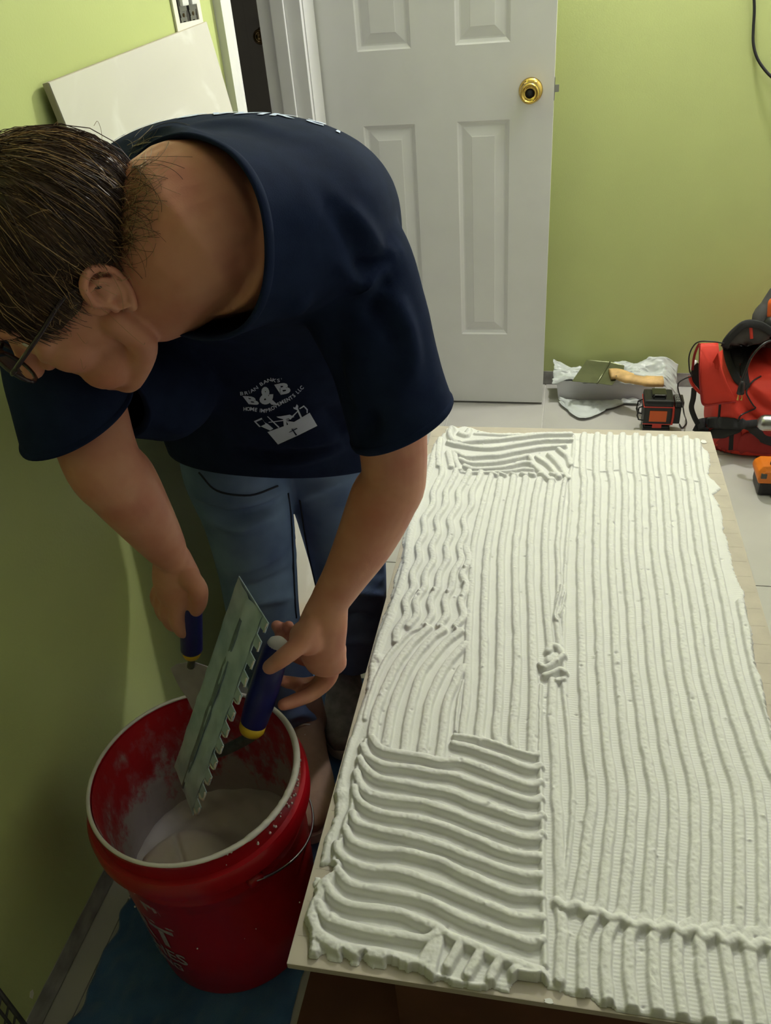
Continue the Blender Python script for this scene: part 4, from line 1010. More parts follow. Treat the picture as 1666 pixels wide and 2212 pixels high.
# chest print is drawn flat in units of the photo crop it was read from, y up
pr = bmesh.new()
arc_text(pr, "BRIAN BANKS'", 62, [(225, -415), (330, -400), (420, -355), (520, -280), (620, -235), (700, -245), (780, -235)], bold=.02)
arc_text(pr, "HOME IMPROVEMENTS LLC", 66, [(275, -610), (380, -610), (470, -625), (570, -632), (650, -600), (760, -530), (880, -470), (960, -400), (1040, -320)], bold=.03)
def quadtxt(dst, ch, quad, bold=.03):
    b_ = text_mesh(ch, 1.0, bold=bold); xs_ = [v_.co.x for v_ in b_.verts]; ys_ = [v_.co.y for v_ in b_.verts]; x0_, x1_, y0_, y1_ = min(xs_), max(xs_), min(ys_), max(ys_)
    (ax_, ay_), (bx_, by_), (cx_, cy_), (dx_, dy_) = quad   # tl, tr, br, bl
    def fn(x, y):
        s_ = (x-x0_)/(x1_-x0_); t = (y1_-y)/(y1_-y0_)
        return ((ax_*(1-s_)+bx_*s_)*(1-t)+(dx_*(1-s_)+cx_*s_)*t, (ay_*(1-s_)+by_*s_)*(1-t)+(dy_*(1-s_)+cy_*s_)*t)
    merge(dst, b_, fn)
quadtxt(pr, 'B', [(265, -440), (430, -445), (490, -560), (345, -545)], .05)
quadtxt(pr, '&', [(490, -330), (640, -310), (720, -560), (480, -545)], .05)
quadtxt(pr, 'B', [(670, -295), (850, -255), (890, -400), (755, -425)], .05)
for pl in ([(585, -905), (900, -790), (1125, -655), (1222, -825), (960, -960), (722, -1065)],      # tool box with a cross left open in it
           [(410, -765), (510, -720), (520, -740), (440, -775), (500, -835), (480, -840)], [(510, -725), (550, -780), (590, -800), (660, -860), (620, -885), (540, -850), (500, -830), (560, -800)],
           [(580, -705), (590, -700), (740, -840), (725, -850)], [(600, -775), (860, -740), (860, -752), (600, -785)], [(700, -705), (760, -700), (870, -680), (930, -710), (820, -740), (840, -860), (800, -880), (785, -740), (720, -720)],
           [(860, -735), (960, -640), (990, -620), (975, -640), (880, -745)], [(915, -580), (940, -590), (960, -545), (980, -570), (975, -600), (1030, -720), (1010, -735), (960, -620), (920, -605)],
           [(990, -600), (1050, -560), (1100, -610), (1100, -660), (1085, -660), (1085, -620), (1050, -580), (1000, -610)], [(820, -760), (935, -775), (860, -820)]):
    merge(pr, polybm(pl), lambda x, y: (x, y))
def chest_fn(x, y): return 480+x/5.95, 780-y/5.95
put_print('chest_print', pr, chest_fn, 26)
cb = bmesh.new()
for pl in ([(893, -857), (905, -857), (968, -940), (948, -948)], [(858, -905), (960, -848), (972, -856), (866, -908)]): merge(cb, polybm(pl), lambda x, y: (x, y))
_l = M['print']; M['print'] = M['navy']
cb = wrap_print(cb, lambda x, y: (x, y, 0), 20)
for v_ in cb.verts:
    u_, w_ = chest_fn(v_.co.x, v_.co.y); v_.co = onshirt(u_, w_, 0.0020) or Vector((0, 0, -9))
bmesh.ops.delete(cb, geom=[v_ for v_ in cb.verts if v_.co.z < -5], context='VERTS')
o = from_bm('print_cross', cb, M['navy']); relocate(o, person); M['print'] = _l
# back print: the same firm name seen upside down over the shoulders (flat frame on the upper back)
pb2 = bmesh.new()
arc_text(pb2, "BRIAN BANKS'", .050, [(-.185, .01), (-.09, .028), (0, .034), (.09, .028), (.185, .01)], bold=.02)
quadtxt(pb2, 'B', [(-.17, -.035), (-.06, -.03), (-.06, -.135), (-.15, -.14)], .05); quadtxt(pb2, '&', [(-.05, -.03), (.05, -.03), (.05, -.135), (-.05, -.135)], .05); quadtxt(pb2, 'B', [(.06, -.03), (.17, -.035), (.15, -.14), (.06, -.135)], .05)
bo_ = Vector((-.415, .995, 1.24)); bx_ = Vector((1, -.14, 0)).normalized(); by_ = Vector((.0, -.9, .25)).normalized(); bn_ = -Vector((0.02, .5, .85)).normalized()
pb2 = wrap_print(pb2, lambda x, y: (x, y, 0), .012); bad = []
for v_ in pb2.verts:
    s0 = bo_-bx_*v_.co.x*-1+by_*v_.co.y-bn_*.15; h_ = sbvh.ray_cast(s0, bn_)
    if h_[0] is None: bad.append(v_)
    else: v_.co = h_[0]+(h_[1] if h_[1].dot(bn_) < 0 else -h_[1])*.0012
bmesh.ops.delete(pb2, geom=bad, context='VERTS')
M['printlit'] = M['print']
o = from_bm('back_print', pb2, M['print']); relocate(o, person)

# ---------------------------------------------------------------- jeans and shoes
jn = MB()
loft(jn, [((-.420, 1.09, .93), (1, -.05, 0), (0, -1, -.3), .160, .115), ((-.420, 1.10, .84), (1, -.05, 0), (0, -1, -.1), .170, .120), ((-.418, 1.105, .74), (1, 0, 0), (0, -1, 0), .178, .115), ((-.418, 1.11, .66), (1, 0, 0), (0, -1, 0), .155, .085)], 36, 5)
limb(jn, [Vector((-.495, 1.08, .70)), J(505, 1000, 1.07), J(536, 1110, 1.06), J(557, 1230, 1.05), J(572, 1340, 1.04), J(600, 1450, 1.03), J(632, 1550, 1.02), J(655, 1625, 1.015)], [.092, .087, .078, .070, .066, .064, .063, .066], 28)
limb(jn, [Vector((-.340, 1.14, .70)), J(722, 1000, 1.17), J(735, 1110, 1.17), J(752, 1210, 1.16), J(763, 1300, 1.17), J(762, 1380, 1.18), J(760, 1440, 1.19), J(758, 1470, 1.19)], [.096, .092, .080, .072, .066, .060, .058, .060], 28)
me_j = voxel(jn, 0.0055, 8, 'jeans', 0.6)
relief(me_j, [([(400, 1060), (480, 1085), (560, 1080), (625, 1050)], .006, .012), ([(395, 1080), (480, 1108), (560, 1100), (620, 1070)], -.006, .009), ([(440, 1120), (520, 1140), (600, 1110)], .006, .012), ([(430, 1090), (500, 1120), (590, 1095)], -.005, .008), ([(480, 1230), (540, 1225), (620, 1190)], .005, .012), ([(480, 1270), (560, 1265), (630, 1230)], -.005, .010), ([(500, 1320), (560, 1300), (632, 1290)], .005, .010),
              ([(640, 1080), (680, 1060), (740, 1040)], .004, .010), ([(700, 1250), (760, 1230), (825, 1240)], -.006, .009), ([(720, 1290), (770, 1275), (825, 1290)], .006, .010), ([(735, 1340), (780, 1330), (815, 1345)], -.006, .009), ([(735, 1390), (780, 1380), (800, 1390)], .006, .009), ([(628, 1090), (634, 1180), (640, 1300)], .003, .004), ([(610, 1560), (650, 1540), (690, 1560)], .006, .010), ([(610, 1590), (660, 1580), (695, 1600)], -.006, .010)])
bm = bmesh.new(); bm.from_mesh(me_j)
cut(bm, (-.47, 1.0, .085), (0, 0, -1), (-.46, 1.01, .02), .14); cut(bm, (-.43, 1.2, .085), (0, 0, -1), (-.43, 1.19, .02), .13)
bmesh.ops.delete(bm, geom=[v_ for v_ in bm.verts if not v_.link_faces], context='VERTS'); bm.to_mesh(me_j); bm.free()
M['denim'] = mat('blue_denim', srgb(88, 108, 150), 0.85, noise=0.1, nscale=9, bump=0.4, bscale=500, col2=srgb(120, 144, 186), bdist=0.0006, spec=0.2)
jo = link_mesh('jeans', me_j, M['denim'], None, True); relocate(jo, person)
sm = jo.modifiers.new('thickness', 'SOLIDIFY'); sm.thickness = 0.002; sm.offset = -1
M['stitch'] = mat('denim_seam', srgb(30, 36, 52), 0.9)
jb = BVHTree.FromPolygons([tuple(v_.co) for v_ in me_j.vertices], [tuple(p.vertices) for p in me_j.polygons])
for nm, pl in (('inseam', [(622, 1065), (629, 1120), (633, 1200), (637, 1300), (640, 1335)]), ('inseam', [(648, 1080), (664, 1180), (684, 1270)]), ('pocket_seam', [(430, 1020), (470, 1060), (540, 1070), (600, 1050)])):
    P = [rayhit(jb, u, v) for u, v in cat(pl, 6)]; P = [h_[0]+h_[1]*.0006*(1 if h_[1].dot(Vector(ray(600, 1100))) < 0 else -1) for h_ in P if h_[0] is not None]
    P = [p for i, p in enumerate(P) if i == 0 or (p-P[i-1]).length < .05]
    if len(P) > 3: o = MB().tube(P, (0.0016), 6).build(nm, M['stitch'], None, True); relocate(o, person)
M['shoe'] = mat('worn_tan_canvas', srgb(150, 122, 104), 0.8, noise=0.15, nscale=25, bump=0.2, bscale=300)
M['shoe2'] = mat('grey_knit_fabric', srgb(120, 116, 112), 0.8, noise=0.2, nscale=60)
M['sole'] = mat('pale_rubber', srgb(190, 182, 172), 0.6)
def shoe(heel, toe, mt, z0=0.012):
    h_, t_ = Vector((*heel, z0)), Vector((*toe, z0)); d = (t_-h_); L_ = d.length; x_ = d.normalized(); y_ = Vector((-x_.y, x_.x, 0))
    def P(a, b, c): return h_+x_*a*L_+y_*b+Vector((0, 0, c))
    up_ = MB()
    loft(up_, [(P(-.02, 0, .045), y_, (0, 0, 1), .020, .030), (P(.06, 0, .052), y_, (0, 0, 1), .032, .044), (P(.22, 0, .052), y_, (0, 0, 1), .034, .046), (P(.45, .002, .044), y_, (0, 0, 1), .037, .034), (P(.70, .003, .034), y_, (0, 0, 1), .046, .024), (P(.90, .0, .030), y_, (0, 0, 1), .040, .019), (P(1.0, -.004, .026), y_, (0, 0, 1), .020, .012)], 28, 5)
    limb(up_, [P(.14, 0, .05), P(.13, 0, .115)], [.040, .037], 20, 3)
    u_ = link_mesh('shoe', voxel(up_, 0.004, 5, 'shoe'), mt, None, True); relocate(u_, person)
    out = [(-.03, .012), (.02, .028), (.15, .034), (.4, .033), (.62, .046), (.8, .049), (.95, .036), (1.02, .012)]
    poly = [(a*L_, b) for a, b in out]+[(a*L_, -b*.95) for a, b in out[::-1]]; poly = [tuple(q) for q in cat(poly, 4, True)]
    m4 = frame(h_+Vector((0, 0, -0.004)), x_, y_); s_ = MB().prism(poly, 0, 0.022, m4).build('sole', M['sole']); shade_auto(s_, 40)
    s_.parent = u_; s_.matrix_parent_inverse = Matrix.Translation(-Vector(person.location)) if False else Matrix.Identity(4)
    lc = MB()
    for k in range(6):
        a = .30+.065*k; zz = .092-.010*k
        lc.tube([P(a, -.020, zz-.008), P(a+.01, 0, zz+.001), P(a, .020, zz-.008)], .0022, 6)
    l_ = lc.build('laces', M['sole'], None, True); l_.parent = u_
    return u_
shoe((-.468, 1.055), (-.392, .800), M['shoe']); shoe((-.440, 1.245), (-.372, .985), M['shoe2'])

# ================================================================ TROWELS IN HAND
M['teal'] = mat('mortar_smeared_steel', srgb(160, 184, 202), 0.55, bump=0.4, bscale=70, nscale=30, col2=srgb(188, 208, 224), bdist=0.001)
M['handleblue'] = mat('blue_handle_plastic', srgb(26, 30, 98), 0.35, noise=0.1, nscale=30)
M['yellow'] = mat('yellow_grip_plastic', srgb(222, 182, 40), 0.45)
M['darksteel'] = mat('smeared_dark_steel', srgb(98, 100, 92), 0.45, 0.6, noise=0.3, nscale=60)
A_, B_, C_, D_ = Vector((-.405, .775, .636)), Vector((-.340, .699, .627)), Vector((-.477, .620, .304)), Vector((-.542, .696, .313))
ctr = (A_+B_+C_+D_)/4; wx = (B_-A_).normalized(); lz = (A_-D_).normalized(); FM = frame(ctr, wx, z=lz)     # x across (teeth at +x), z up the blade, y away from the face we see
nrm_ = Vector((FM[0][1], FM[1][1], FM[2][1])); away = nrm_ if nrm_.dot(Vector((.66, .62, -.43))) > 0 else -nrm_; sg = 1 if away == nrm_ else -1
tw_ = empty('notched_trowel', ctr, 'large notched trowel smeared with thinset in the left hand, blue and yellow handle', 'trowel')
W2, L2 = .050, .180
rt = random.Random(2); ol = [(-W2, L2)]
nt_ = 12; pitch = 2*L2/nt_; z = L2; ol.append((W2, L2))
for k in range(nt_):
    z1 = L2-k*pitch
    ol += [(W2, z1-pitch*.52), (W2-.0155, z1-pitch*.56), (W2-.0155, z1-pitch*.97)]
    if k < nt_-1: ol.append((W2, z1-pitch*1.0))
ol[-1] = (W2-.012, -L2); ol.append((-W2, -L2+.006))
bm = bmesh.new(); vs0 = [bm.verts.new((x, 0, z_)) for x, z_ in ol]; f0 = bm.faces.new(vs0)
r_ = bmesh.ops.extrude_face_region(bm, geom=[f0]); bmesh.ops.translate(bm, vec=(0, .0012, 0), verts=[g for g in r_['geom'] if isinstance(g, bmesh.types.BMVert)])
bm.transform(FM); o = from_bm('blade', bm, M['teal']); relocate(o, tw_)
# thin uneven mortar film with curled crumbs on the teeth, and the rib showing through
fm_ = MB(); n1, n2 = 14, 60; rg = np.random.default_rng(6); ns = vnoise((n2+1, n1+1), 4, rng=rg); n3 = vnoise((n2+1, n1+1), 2, rng=rg); v = []; f = []
for j in range(n2+1):
    for i in range(n1+1):
        x = -W2+.001+(2*W2-.018)*i/n1; z_ = -L2+.006+(2*L2-.008)*j/n2; e_ = min(i, n1-i, j, n2-j)
        rib = 0.0030*math.exp(-((x+.004)/.0055)**2)
        v.append(FM @ Vector((x, -sg*(0.0008+.0016*(e_ > 0)+.0026*ns[j, i]+.0012*n3[j, i]+rib), z_)))
for j in range(n2):
    for i in range(n1): a = j*(n1+1)+i; f.append((a, a+1, a+n1+2, a+n1+1))
k0 = len(v); v += [FM @ Vector((-W2+.001+(2*W2-.018)*i/n1, -sg*0.0001, -L2+.006+(2*L2-.008)*j/n2)) for j in range(n2+1) for i in range(n1+1)]; f += [tuple(q+k0 for q in g)[::-1] for g in f[:]]
o = fm_.add(v, f).build('mortar_film', M['teal'], None, True); relocate(o, tw_)
rb = MB(); v, f = tube([FM @ Vector((-.004, -sg*.0048, zz)) for zz in np.linspace(L2*.80, -L2*.93, 12)], [(.0030+.0055*math.sin(PI*(i+.6)/12)*(.7+.3*math.sin(i*2.3)), .0010) for i in range(12)], 8, upv=wx); rb.add(v, f); o = rb.build('rib_streak', mat('dark_wet_streak', srgb(108, 128, 140), 0.45, noise=.2, nscale=50), None, True); relocate(o, tw_)
crb = MB(); rr_ = random.Random(9)
for k in range(nt_):
    z1 = L2-k*pitch; wgt = .35+.65*k/nt_
    pts = [FM @ Vector((W2-.001+rr_.uniform(-.001, .002), -sg*.001, z1-t)) for t in np.linspace(.001, pitch*.5, 5)]
    crb.tube(pts, [.0008+wgt*.0016*rr_.random() for _ in pts], 6)
    if k > 3: crb.tube([FM @ Vector((W2-.0005, -sg*.001, z1-pitch*.5)), FM @ Vector((W2-.006, -sg*.0015, z1-pitch*.56)), FM @ Vector((W2-.014, -sg*.001, z1-pitch*.58))], [.0016*wgt, .0022*wgt, .001], 6)
o = crb.build('mortar_crust', M['mortarbucket'], None, True); relocate(o, tw_)
hd = (HB_-HC_).normalized()
hp_ = [HC_, HC_+hd*.010, HC_+hd*.040, HC_+hd*.075, HC_+hd*.110, HC_+hd*.128, HC_+hd*.137, HC_+hd*.1405]
hr_ = [.0185, .0195, .0210, .0205, .0190, .0165, .0110, .004]
o = MB().tube([Vector(q[:3]) for q in cat([list(p)+[r] for p, r in zip(hp_, hr_)], 5)], [q[3] for q in cat([list(p)+[r] for p, r in zip(hp_, hr_)], 5)], 32).build('handle', M['handleblue'], None, True); relocate(o, tw_)
o2 = MB().tube([HB_-hd*.003, HB_+hd*.004, HB_+hd*.0082, HB_+hd*.0098], [.0150, .0128, .0072, .003], 24).build('handle_end_cap', M['mortarbucket'], None, True); relocate(o2, tw_)
o3 = MB().tube([HC_-hd*.016, HC_-hd*.010, HC_+hd*.001], [.0155, .0185, .0187], 28).build('collar', M['yellow'], None, True); relocate(o3, tw_)
sp0 = HC_-hd*.016; sp1 = HC_-hd*.026; sp2 = ctr-lz*.100+away*.030; sp3 = ctr-lz*.085+away*.002
v, f = tube([Vector(p) for p in cat([sp0+hd*.01, sp0, sp1, sp2, sp3], 6)], [(.0085, .0060)]*25, 10); o = MB().add(v, f).build('shank', M['darksteel'], None, True); relocate(o, tw_)
v, f = tube([ctr-lz*.165+away*.004, ctr+lz*.165+away*.004], [(.0105, .0030)]*2, 10, upv=wx); o = MB().add(v, f).build('mounting_bar', M['darksteel']); relocate(o, tw_)
# small trowel in the right hand
mt_ = empty('margin_trowel', J(414, 1420, .752), 'small pointing trowel with blue and yellow handle held in the right hand', 'trowel')
gd = (MT0-MT1).normalized()
_c = cat([MT1, MT1+gd*.02, MT0, MT0+gd*.02, MT0+gd*.028], 5)
o = MB().tube(_c, [.0155*min(1, math.sqrt(max(.02, (len(_c)-.6-i)/6))) for i in range(len(_c))], 24).build('handle', M['handleblue'], None, True); relocate(o, mt_)
o = MB().tube([MT1-gd*.013, MT1-gd*.006, MT1+gd*.001], [.0115, .0135, .0136], 24).build('collar', M['yellow'], None, True); relocate(o, mt_)
bx0 = J(412, 1440, .752); o = MB().tube(cat([MT1-gd*.010, MT1-gd*.020, bx0], 4), .0055, 10).build('shank', M['darksteel'], None, True); relocate(o, mt_)
pl = [(368, 1444), (380, 1436), (400, 1432), (425, 1433), (446, 1440), (466, 1452), (478, 1480), (470, 1530), (455, 1575), (440, 1592), (428, 1560), (405, 1510), (385, 1480)]
top = [J(u, v_, .753-(v_-1440)*.00022) for u, v_ in pl]; n_ = Vector((.1, .001, -.0005)).normalized()
bn3 = (top[4]-top[0]).cross(top[9]-top[0]).normalized()
M['greymortar'] = mat('grey_mortar_on_steel', srgb(158, 150, 156), 0.6, bump=.5, bscale=80, noise=.1, nscale=40)
k_ = len(top); o = new_obj('blade', top+[p+bn3*.0022 for p in top], [tuple(range(k_))[::-1], tuple(range(k_, 2*k_))]+[(i, (i+1) % k_, k_+(i+1) % k_, k_+i) for i in range(k_)], M['greymortar']); relocate(o, mt_)

# ================================================================ LEFT WALL: leaning tile, open switch box, grille
M['marble'] = mat('white_marble_porcelain', srgb(214, 211, 204), 0.12)
nt = M['marble'].node_tree; N = nt.nodes; L = nt.links; b = N['Principled BSDF']; tc = N.new('ShaderNodeTexCoord')
n1 = N.new('ShaderNodeTexNoise'); n1.inputs['Scale'].default_value = 2.2; n1.inputs['Detail'].default_value = 5; n1.inputs['Distortion'].default_value = 0.9; L.new(tc.outputs['Object'], n1.inputs['Vector'])
rp = N.new('ShaderNodeValToRGB'); L.new(n1.outputs[0], rp.inputs[0]); cr0 = rp.color_ramp
cr0.elements[0].position = 0.30; cr0.elements[0].color = (*srgb(206, 203, 196), 1); cr0.elements[1].position = 0.75; cr0.elements[1].color = (*srgb(208, 205, 198), 1)
for p_, c_ in ((0.47, (212, 209, 202)), (0.50, (222, 220, 215)), (0.525, (210, 207, 200)), (0.60, (204, 200, 192)), (0.625, (218, 215, 209)), (0.65, (207, 204, 197))):
    e = cr0.elements.new(p_); e.color = (*srgb(*c_), 1)
L.new(rp.outputs[0], b.inputs['Base Color'])
ly0, ly1, lh, th = 1.128, 1.738, 1.205, 0.010
lean = 0.155; ang_ = math.asin(lean/1.219)
lt = empty('marble_tile', (XW+lean+0.012, 1.496, 0.0015), 'glossy white marble look tile standing on end and leaning against the green wall', 'tile')
q = MB().box((-th, -(ly1-ly0)/2, 0), (0, (ly1-ly0)/2, 1.200), 0.0012).build('tile_slab', M['taupe'], lt)
MB().box((0.0, -(ly1-ly0)/2+.001, 0.001), (0.0008, (ly1-ly0)/2-.001, 1.199), 0.0003).build('glazed_face', M['marble'], lt)
lt.rotation_mode = 'QUATERNION'; lt.rotation_quaternion = (Matrix.Rotation(-ang_, 3, 'Y') @ Matrix.Rotation(math.radians(2.7), 3, 'X')).to_quaternion(); lt.location.z = 0.0160
# two-gang switch, cover plate off its screws: plate, two rocker switches on steel straps
M['plate'] = mat('cream_plate', srgb(232, 228, 216), 0.45); M['box'] = mat('dark_box', srgb(40, 36, 32), 0.8); M['rocker'] = mat('white_switch', srgb(225, 226, 226), 0.3)
sw = empty('light_switch', (XW+0.0005, 1.685, 1.262), 'two gang light switch with its cover off, above the leaning tile', 'switch')
bm = bmesh.new(); MBp = MB()
for (a, b_, c, d) in ((-.064, -.047, -.062, .062), (.047, .064, -.062, .062), (-.047, .047, -.062, -.038), (-.047, .047, .038, .062)): MBp.box((0, a, c), (0.004, b_, d), 0.0005)
MBp.build('plate', M['plate'], sw); bm.free()
MB().box((0.0001, -.047, -.038), (0.0010, .047, .038)).build('box_opening', M['box'], sw)
for s_ in (-1, 1):
    yk = s_*.0225
    g = MB().box((0.0015, yk-.016, -.020), (0.0045, yk+.016, .045), 0.0006)
    g.prism([(yk-.016, -.020), (yk+.016, -.020), (yk+.008, -.036), (yk-.008, -.036)], 0.0015, 0.0030, Matrix(((0, 0, 1, 0), (1, 0, 0, 0), (0, 1, 0, 0), (0, 0, 0, 1))))
    for e_ in (-1, 1): g.box((0.0015, yk+e_*.010-.004, -.049), (0.0032, yk+e_*.010+.004, -.030), 0.0008)
    st_ = g.build('switch_strap', M['steel'], sw)
    MB().box((0.0045, yk-.0145, -.012), (0.012, yk+.0145, .040), 0.003).build('rocker', M['rocker'], st_)
    MB().lathe([(0.0001, 0), (.0035, 0), (.0035, .0012), (0.0001, .0016)], 14, Matrix.Translation((0.003, yk, -.0265)) @ Matrix.Rotation(PI/2, 4, 'Y')).build('screw', M['darkbrass'], st_)
# dark metal grille at the bottom left corner
gr = empty('metal_grille', at_z(18, 2185, 0.16), 'dark grey metal grille at the foot of the left wall, lower left corner', 'grille')
M['dkmetal'] = mat('dark_grey_metal', srgb(78, 78, 76), 0.5, 0.5, noise=.2, nscale=50)
g0, g1, g2 = Vector(at_x(-30, 2105, XW+.02)), Vector(at_x(52, 2212, XW+.02)), Vector(at_x(90, 2270, XW+.02))
for k in range(4):
    off = Vector((0, -.014*k, -.012*k)); o = MB().tube([g0+off, g1+off, g2+off], (.0035 if k == 0 else .0022), 8).build('rail', M['dkmetal'], None, True); relocate(o, gr)
for k in range(9):
    p = g0.lerp(g2, k/8); o = MB().tube([p, p+Vector((0, -.042, -.036))], .0016, 6).build('slat', M['dkmetal'], None, True); relocate(o, gr)
# chip in the wall paint
ch = MB().prism([(0, 0), (.006, .004), (.008, .012), (.003, .016), (-.002, .009)], 0, .0006, Matrix(((0, 0, 1, XW), (1, 0, 0, .452), (0, 1, 0, .058), (0, 0, 0, 1)))).build('paint_chip', M['plate']); tag(ch, 'small pale chip knocked in the green paint low on the left wall', 'paint chip')

# ================================================================ FLOOR CLOTHS
M['towel'] = mat('blue_terry_cloth', srgb(50, 84, 128), 0.95, noise=0.12, nscale=14, bump=0.9, bscale=900, sheen=0.4, bdist=0.0015, spec=0.1, col2=srgb(66, 102, 146))
def cloth(name, x0, x1, y0, y1, nx, ny, fn, label, cat_, mt, edge=.004, seed=1):
    rg_ = np.random.default_rng(seed); ns = vnoise((ny+1, nx+1), 9, rg_); n2 = vnoise((ny+1, nx+1), 4, rg_); ex = vnoise((ny+1, 4), 7, rg_); v = []; f = []
    for j in range(ny+1):
        for i in range(nx+1):
            s_, t = i/nx, j/ny; x = x0+(x1-x0)*s_+edge*6*ex[j, 0]*(1-s_)+edge*4*ex[j, 2]*s_; y = y0+(y1-y0)*t+edge*3*ns[j, i]*(t < .02 or t > .98)
            dx, dy, dz = fn(x, y, ns[j, i], n2[j, i]); v.append((x+dx, y+dy, max(.0016, dz)))
    for j in range(ny):
        for i in range(nx): a = j*(nx+1)+i; f.append((a, a+1, a+nx+2, a+nx+1))
    o = new_obj(name, v, f, mt, None, True); sm_ = o.modifiers.new('thickness', 'SOLIDIFY'); sm_.thickness = .0012; sm_.offset = -1; tag(o, label, cat_); return o
def tfn(x, y, a, b):
    r = math.hypot(x-BC.x, y-BC.y); fl_ = 1/(1+math.exp((r-.15)*-60)); z = .0040+(.006*abs(a)*2+.003*b)*fl_
    if y > .98: z += .018*math.exp(-((y-1.10-.05*a)/.022)**2)+.012*math.exp(-((y-1.04+.3*(x+.4))/.014)**2)
    w_ = 1/(1+math.exp(-(y-1.04)/.015)); return .15*w_*max(0, (-.345-x)/.33), 0, min(z, .0050) if r < .14 else z
cloth('blue_towel', -.675, -.345, .22, 1.20, 90, 220, tfn, 'blue towel spread on the floor under the red bucket along the left wall', 'towel', M['towel'])
wd = MB().box((-.05, -.09, 0), (.05, .09, .012), .001).build('wood_offcut', mat('tan_plywood', srgb(190, 150, 96), .7, noise=.08, nscale=20)); wd.location = (-.492, 1.335, .0006); wd.rotation_euler = (0, 0, -.12); tag(wd, 'tan wooden offcut lying on the floor behind the left shoe', 'wood')
# rolled scrap beside the bucket
rl = MB(); rl.tube([Vector((-.362, .842, .016)), Vector((-.345, .770, .016))], .0115, 20, False); ro = rl.build('paper_roll', mat('pinkish_white_paper', srgb(205, 188, 186), .7), None, True); sm_ = ro.modifiers.new('t', 'SOLIDIFY'); sm_.thickness = .0015; tag(ro, 'small rolled piece of white paper between the bucket and the big tile', 'paper')

# ================================================================ BACK WALL: cord
cp = [at_y(1628, -30, YB-.012), at_y(1630, 20, YB-.010), at_y(1628, 60, YB-.008), at_y(1628, 95, YB-.008), at_y(1636, 125, YB-.010), at_y(1652, 150, YB-.014), at_y(1672, 170, YB-.018), at_y(1720, 205, YB-.02)]
cd = MB().tube(cat(cp, 8), .0038, 10).build('hanging_cable', M['blackrough'], None, True); tag(cd, 'black power cord hanging against the green back wall', 'cord')

# ================================================================ TRAY, PLASTIC BAG, TAPING KNIFE
M['traymat'] = mat('white_tray_plastic', srgb(205, 205, 210), 0.4); M['bag'] = mat('thin_white_plastic', srgb(214, 220, 216), 0.35, trans=0.25, bump=.4, bscale=35, bdist=.004)
tx0, tx1, ty0, ty1, tz = -.012, .310, 2.545, 2.632, .076
tray = empty('mud_pan', ((tx0+tx1)/2, (ty0+ty1)/2, .001), 'long white plastic pan on the floor against the back wall', 'pan')
cx_, cy_ = (tx0+tx1)/2, (ty0+ty1)/2; a_, b_ = (tx1-tx0)/2, (ty1-ty0)/2; tp = MB(); v = []
for z_, k_, d_ in ((0, .90, 0), (tz, 1.0, 0), (tz+.002, 1.03, 0), (tz+.002, .985, .003), (.004, .885, .003)):
    ka = a_*k_ if z_ else a_*.94; kb_ = b_*k_ if z_ else b_*.75
    v += [(-ka+d_, -kb_+d_, z_), (ka-d_, -kb_+d_, z_), (ka-d_, kb_-d_, z_), (-ka+d_, kb_-d_, z_)]
f = [(3, 2, 1, 0)]+[(r*4+q_, r*4+(q_+1) % 4, (r+1)*4+(q_+1) % 4, (r+1)*4+q_) for r in range(4) for q_ in range(4)]+[(16, 17, 18, 19)]
o = tp.add(v, f).build('pan_body', M['traymat'], tray)
def bagf():
    rg_ = np.random.default_rng(12); nx, ny = 90, 60; a = vnoise((ny+1, nx+1), 12, rg_); b = vnoise((ny+1, nx+1), 5, rg_); c = vnoise((ny+1, nx+1), 2.5, rg_); v = []; f = []
    for j in range(ny+1):
        for i in range(nx+1):
            s_, t = i/nx, j/ny; x = tx0-.012+(tx1-tx0+.085)*s_; y = ty0-.006+(ty1-ty0+.016)*t
            z = tz+.006+.022*(a[j, i]+.2)+.012*abs(b[j, i])+.005*abs(c[j, i])
            if s_ > .45 and t > .4: z += .030*(s_-.45)*(t-.4)*6*(.6+a[j, i])
            if s_ < .12: z += .02*(t-.3)*(1-s_/.12)
            if s_ > .88: z -= (s_-.88)*.45
            if t < .06: z -= .012*(1-t/.06)
            if t > .94: z = min(z, tz+.05); y = min(y, YB-.010)
            v.append((x+.006*b[j, i], min(y+.006*c[j, i], YB-.008), max(z, .006)))
    for j in range(ny):
        for i in range(nx): a0 = j*(nx+1)+i; f.append((a0, a0+1, a0+nx+2, a0+nx+1))
    return v, f
v, f = bagf(); bg = new_obj('plastic_bag', v, f, M['bag'], None, True); sm_ = bg.modifiers.new('t', 'SOLIDIFY'); sm_.thickness = .0006; tag(bg, 'crumpled thin white plastic bag draped over the pan by the back wall', 'bag')
def bagfoot():      # the part of the bag spilling on the floor in front
    rg_ = np.random.default_rng(15); nx, ny = 60, 26; a = vnoise((ny+1, nx+1), 7, rg_); b = vnoise((ny+1, nx+1), 3, rg_); v = []; f = []
    for j in range(ny+1):
        for i in range(nx+1):
            s_, t = i/nx, j/ny; front = ty0-.020-.125*math.sin(min(1, s_*1.25)*PI)**.8*(.75+.25*math.sin(s_*7)); x = tx0+.012+(tx1-tx0-.06)*s_; y = (ty0+.004)*(1-t)+front*t
            z = .006+.016*math.sin(min(1, t*1.2)*PI)*(.5+1.3*abs(a[j, i]))+.006*abs(b[j, i])+.004*(t > .9); v.append((x+.01*b[j, i]*t, y+.008*a[j, i]*t, max(z, .003)))
    for j in range(ny):
        for i in range(nx): a0 = j*(nx+1)+i; f.append((a0, a0+1, a0+nx+2, a0+nx+1))
    return v, f
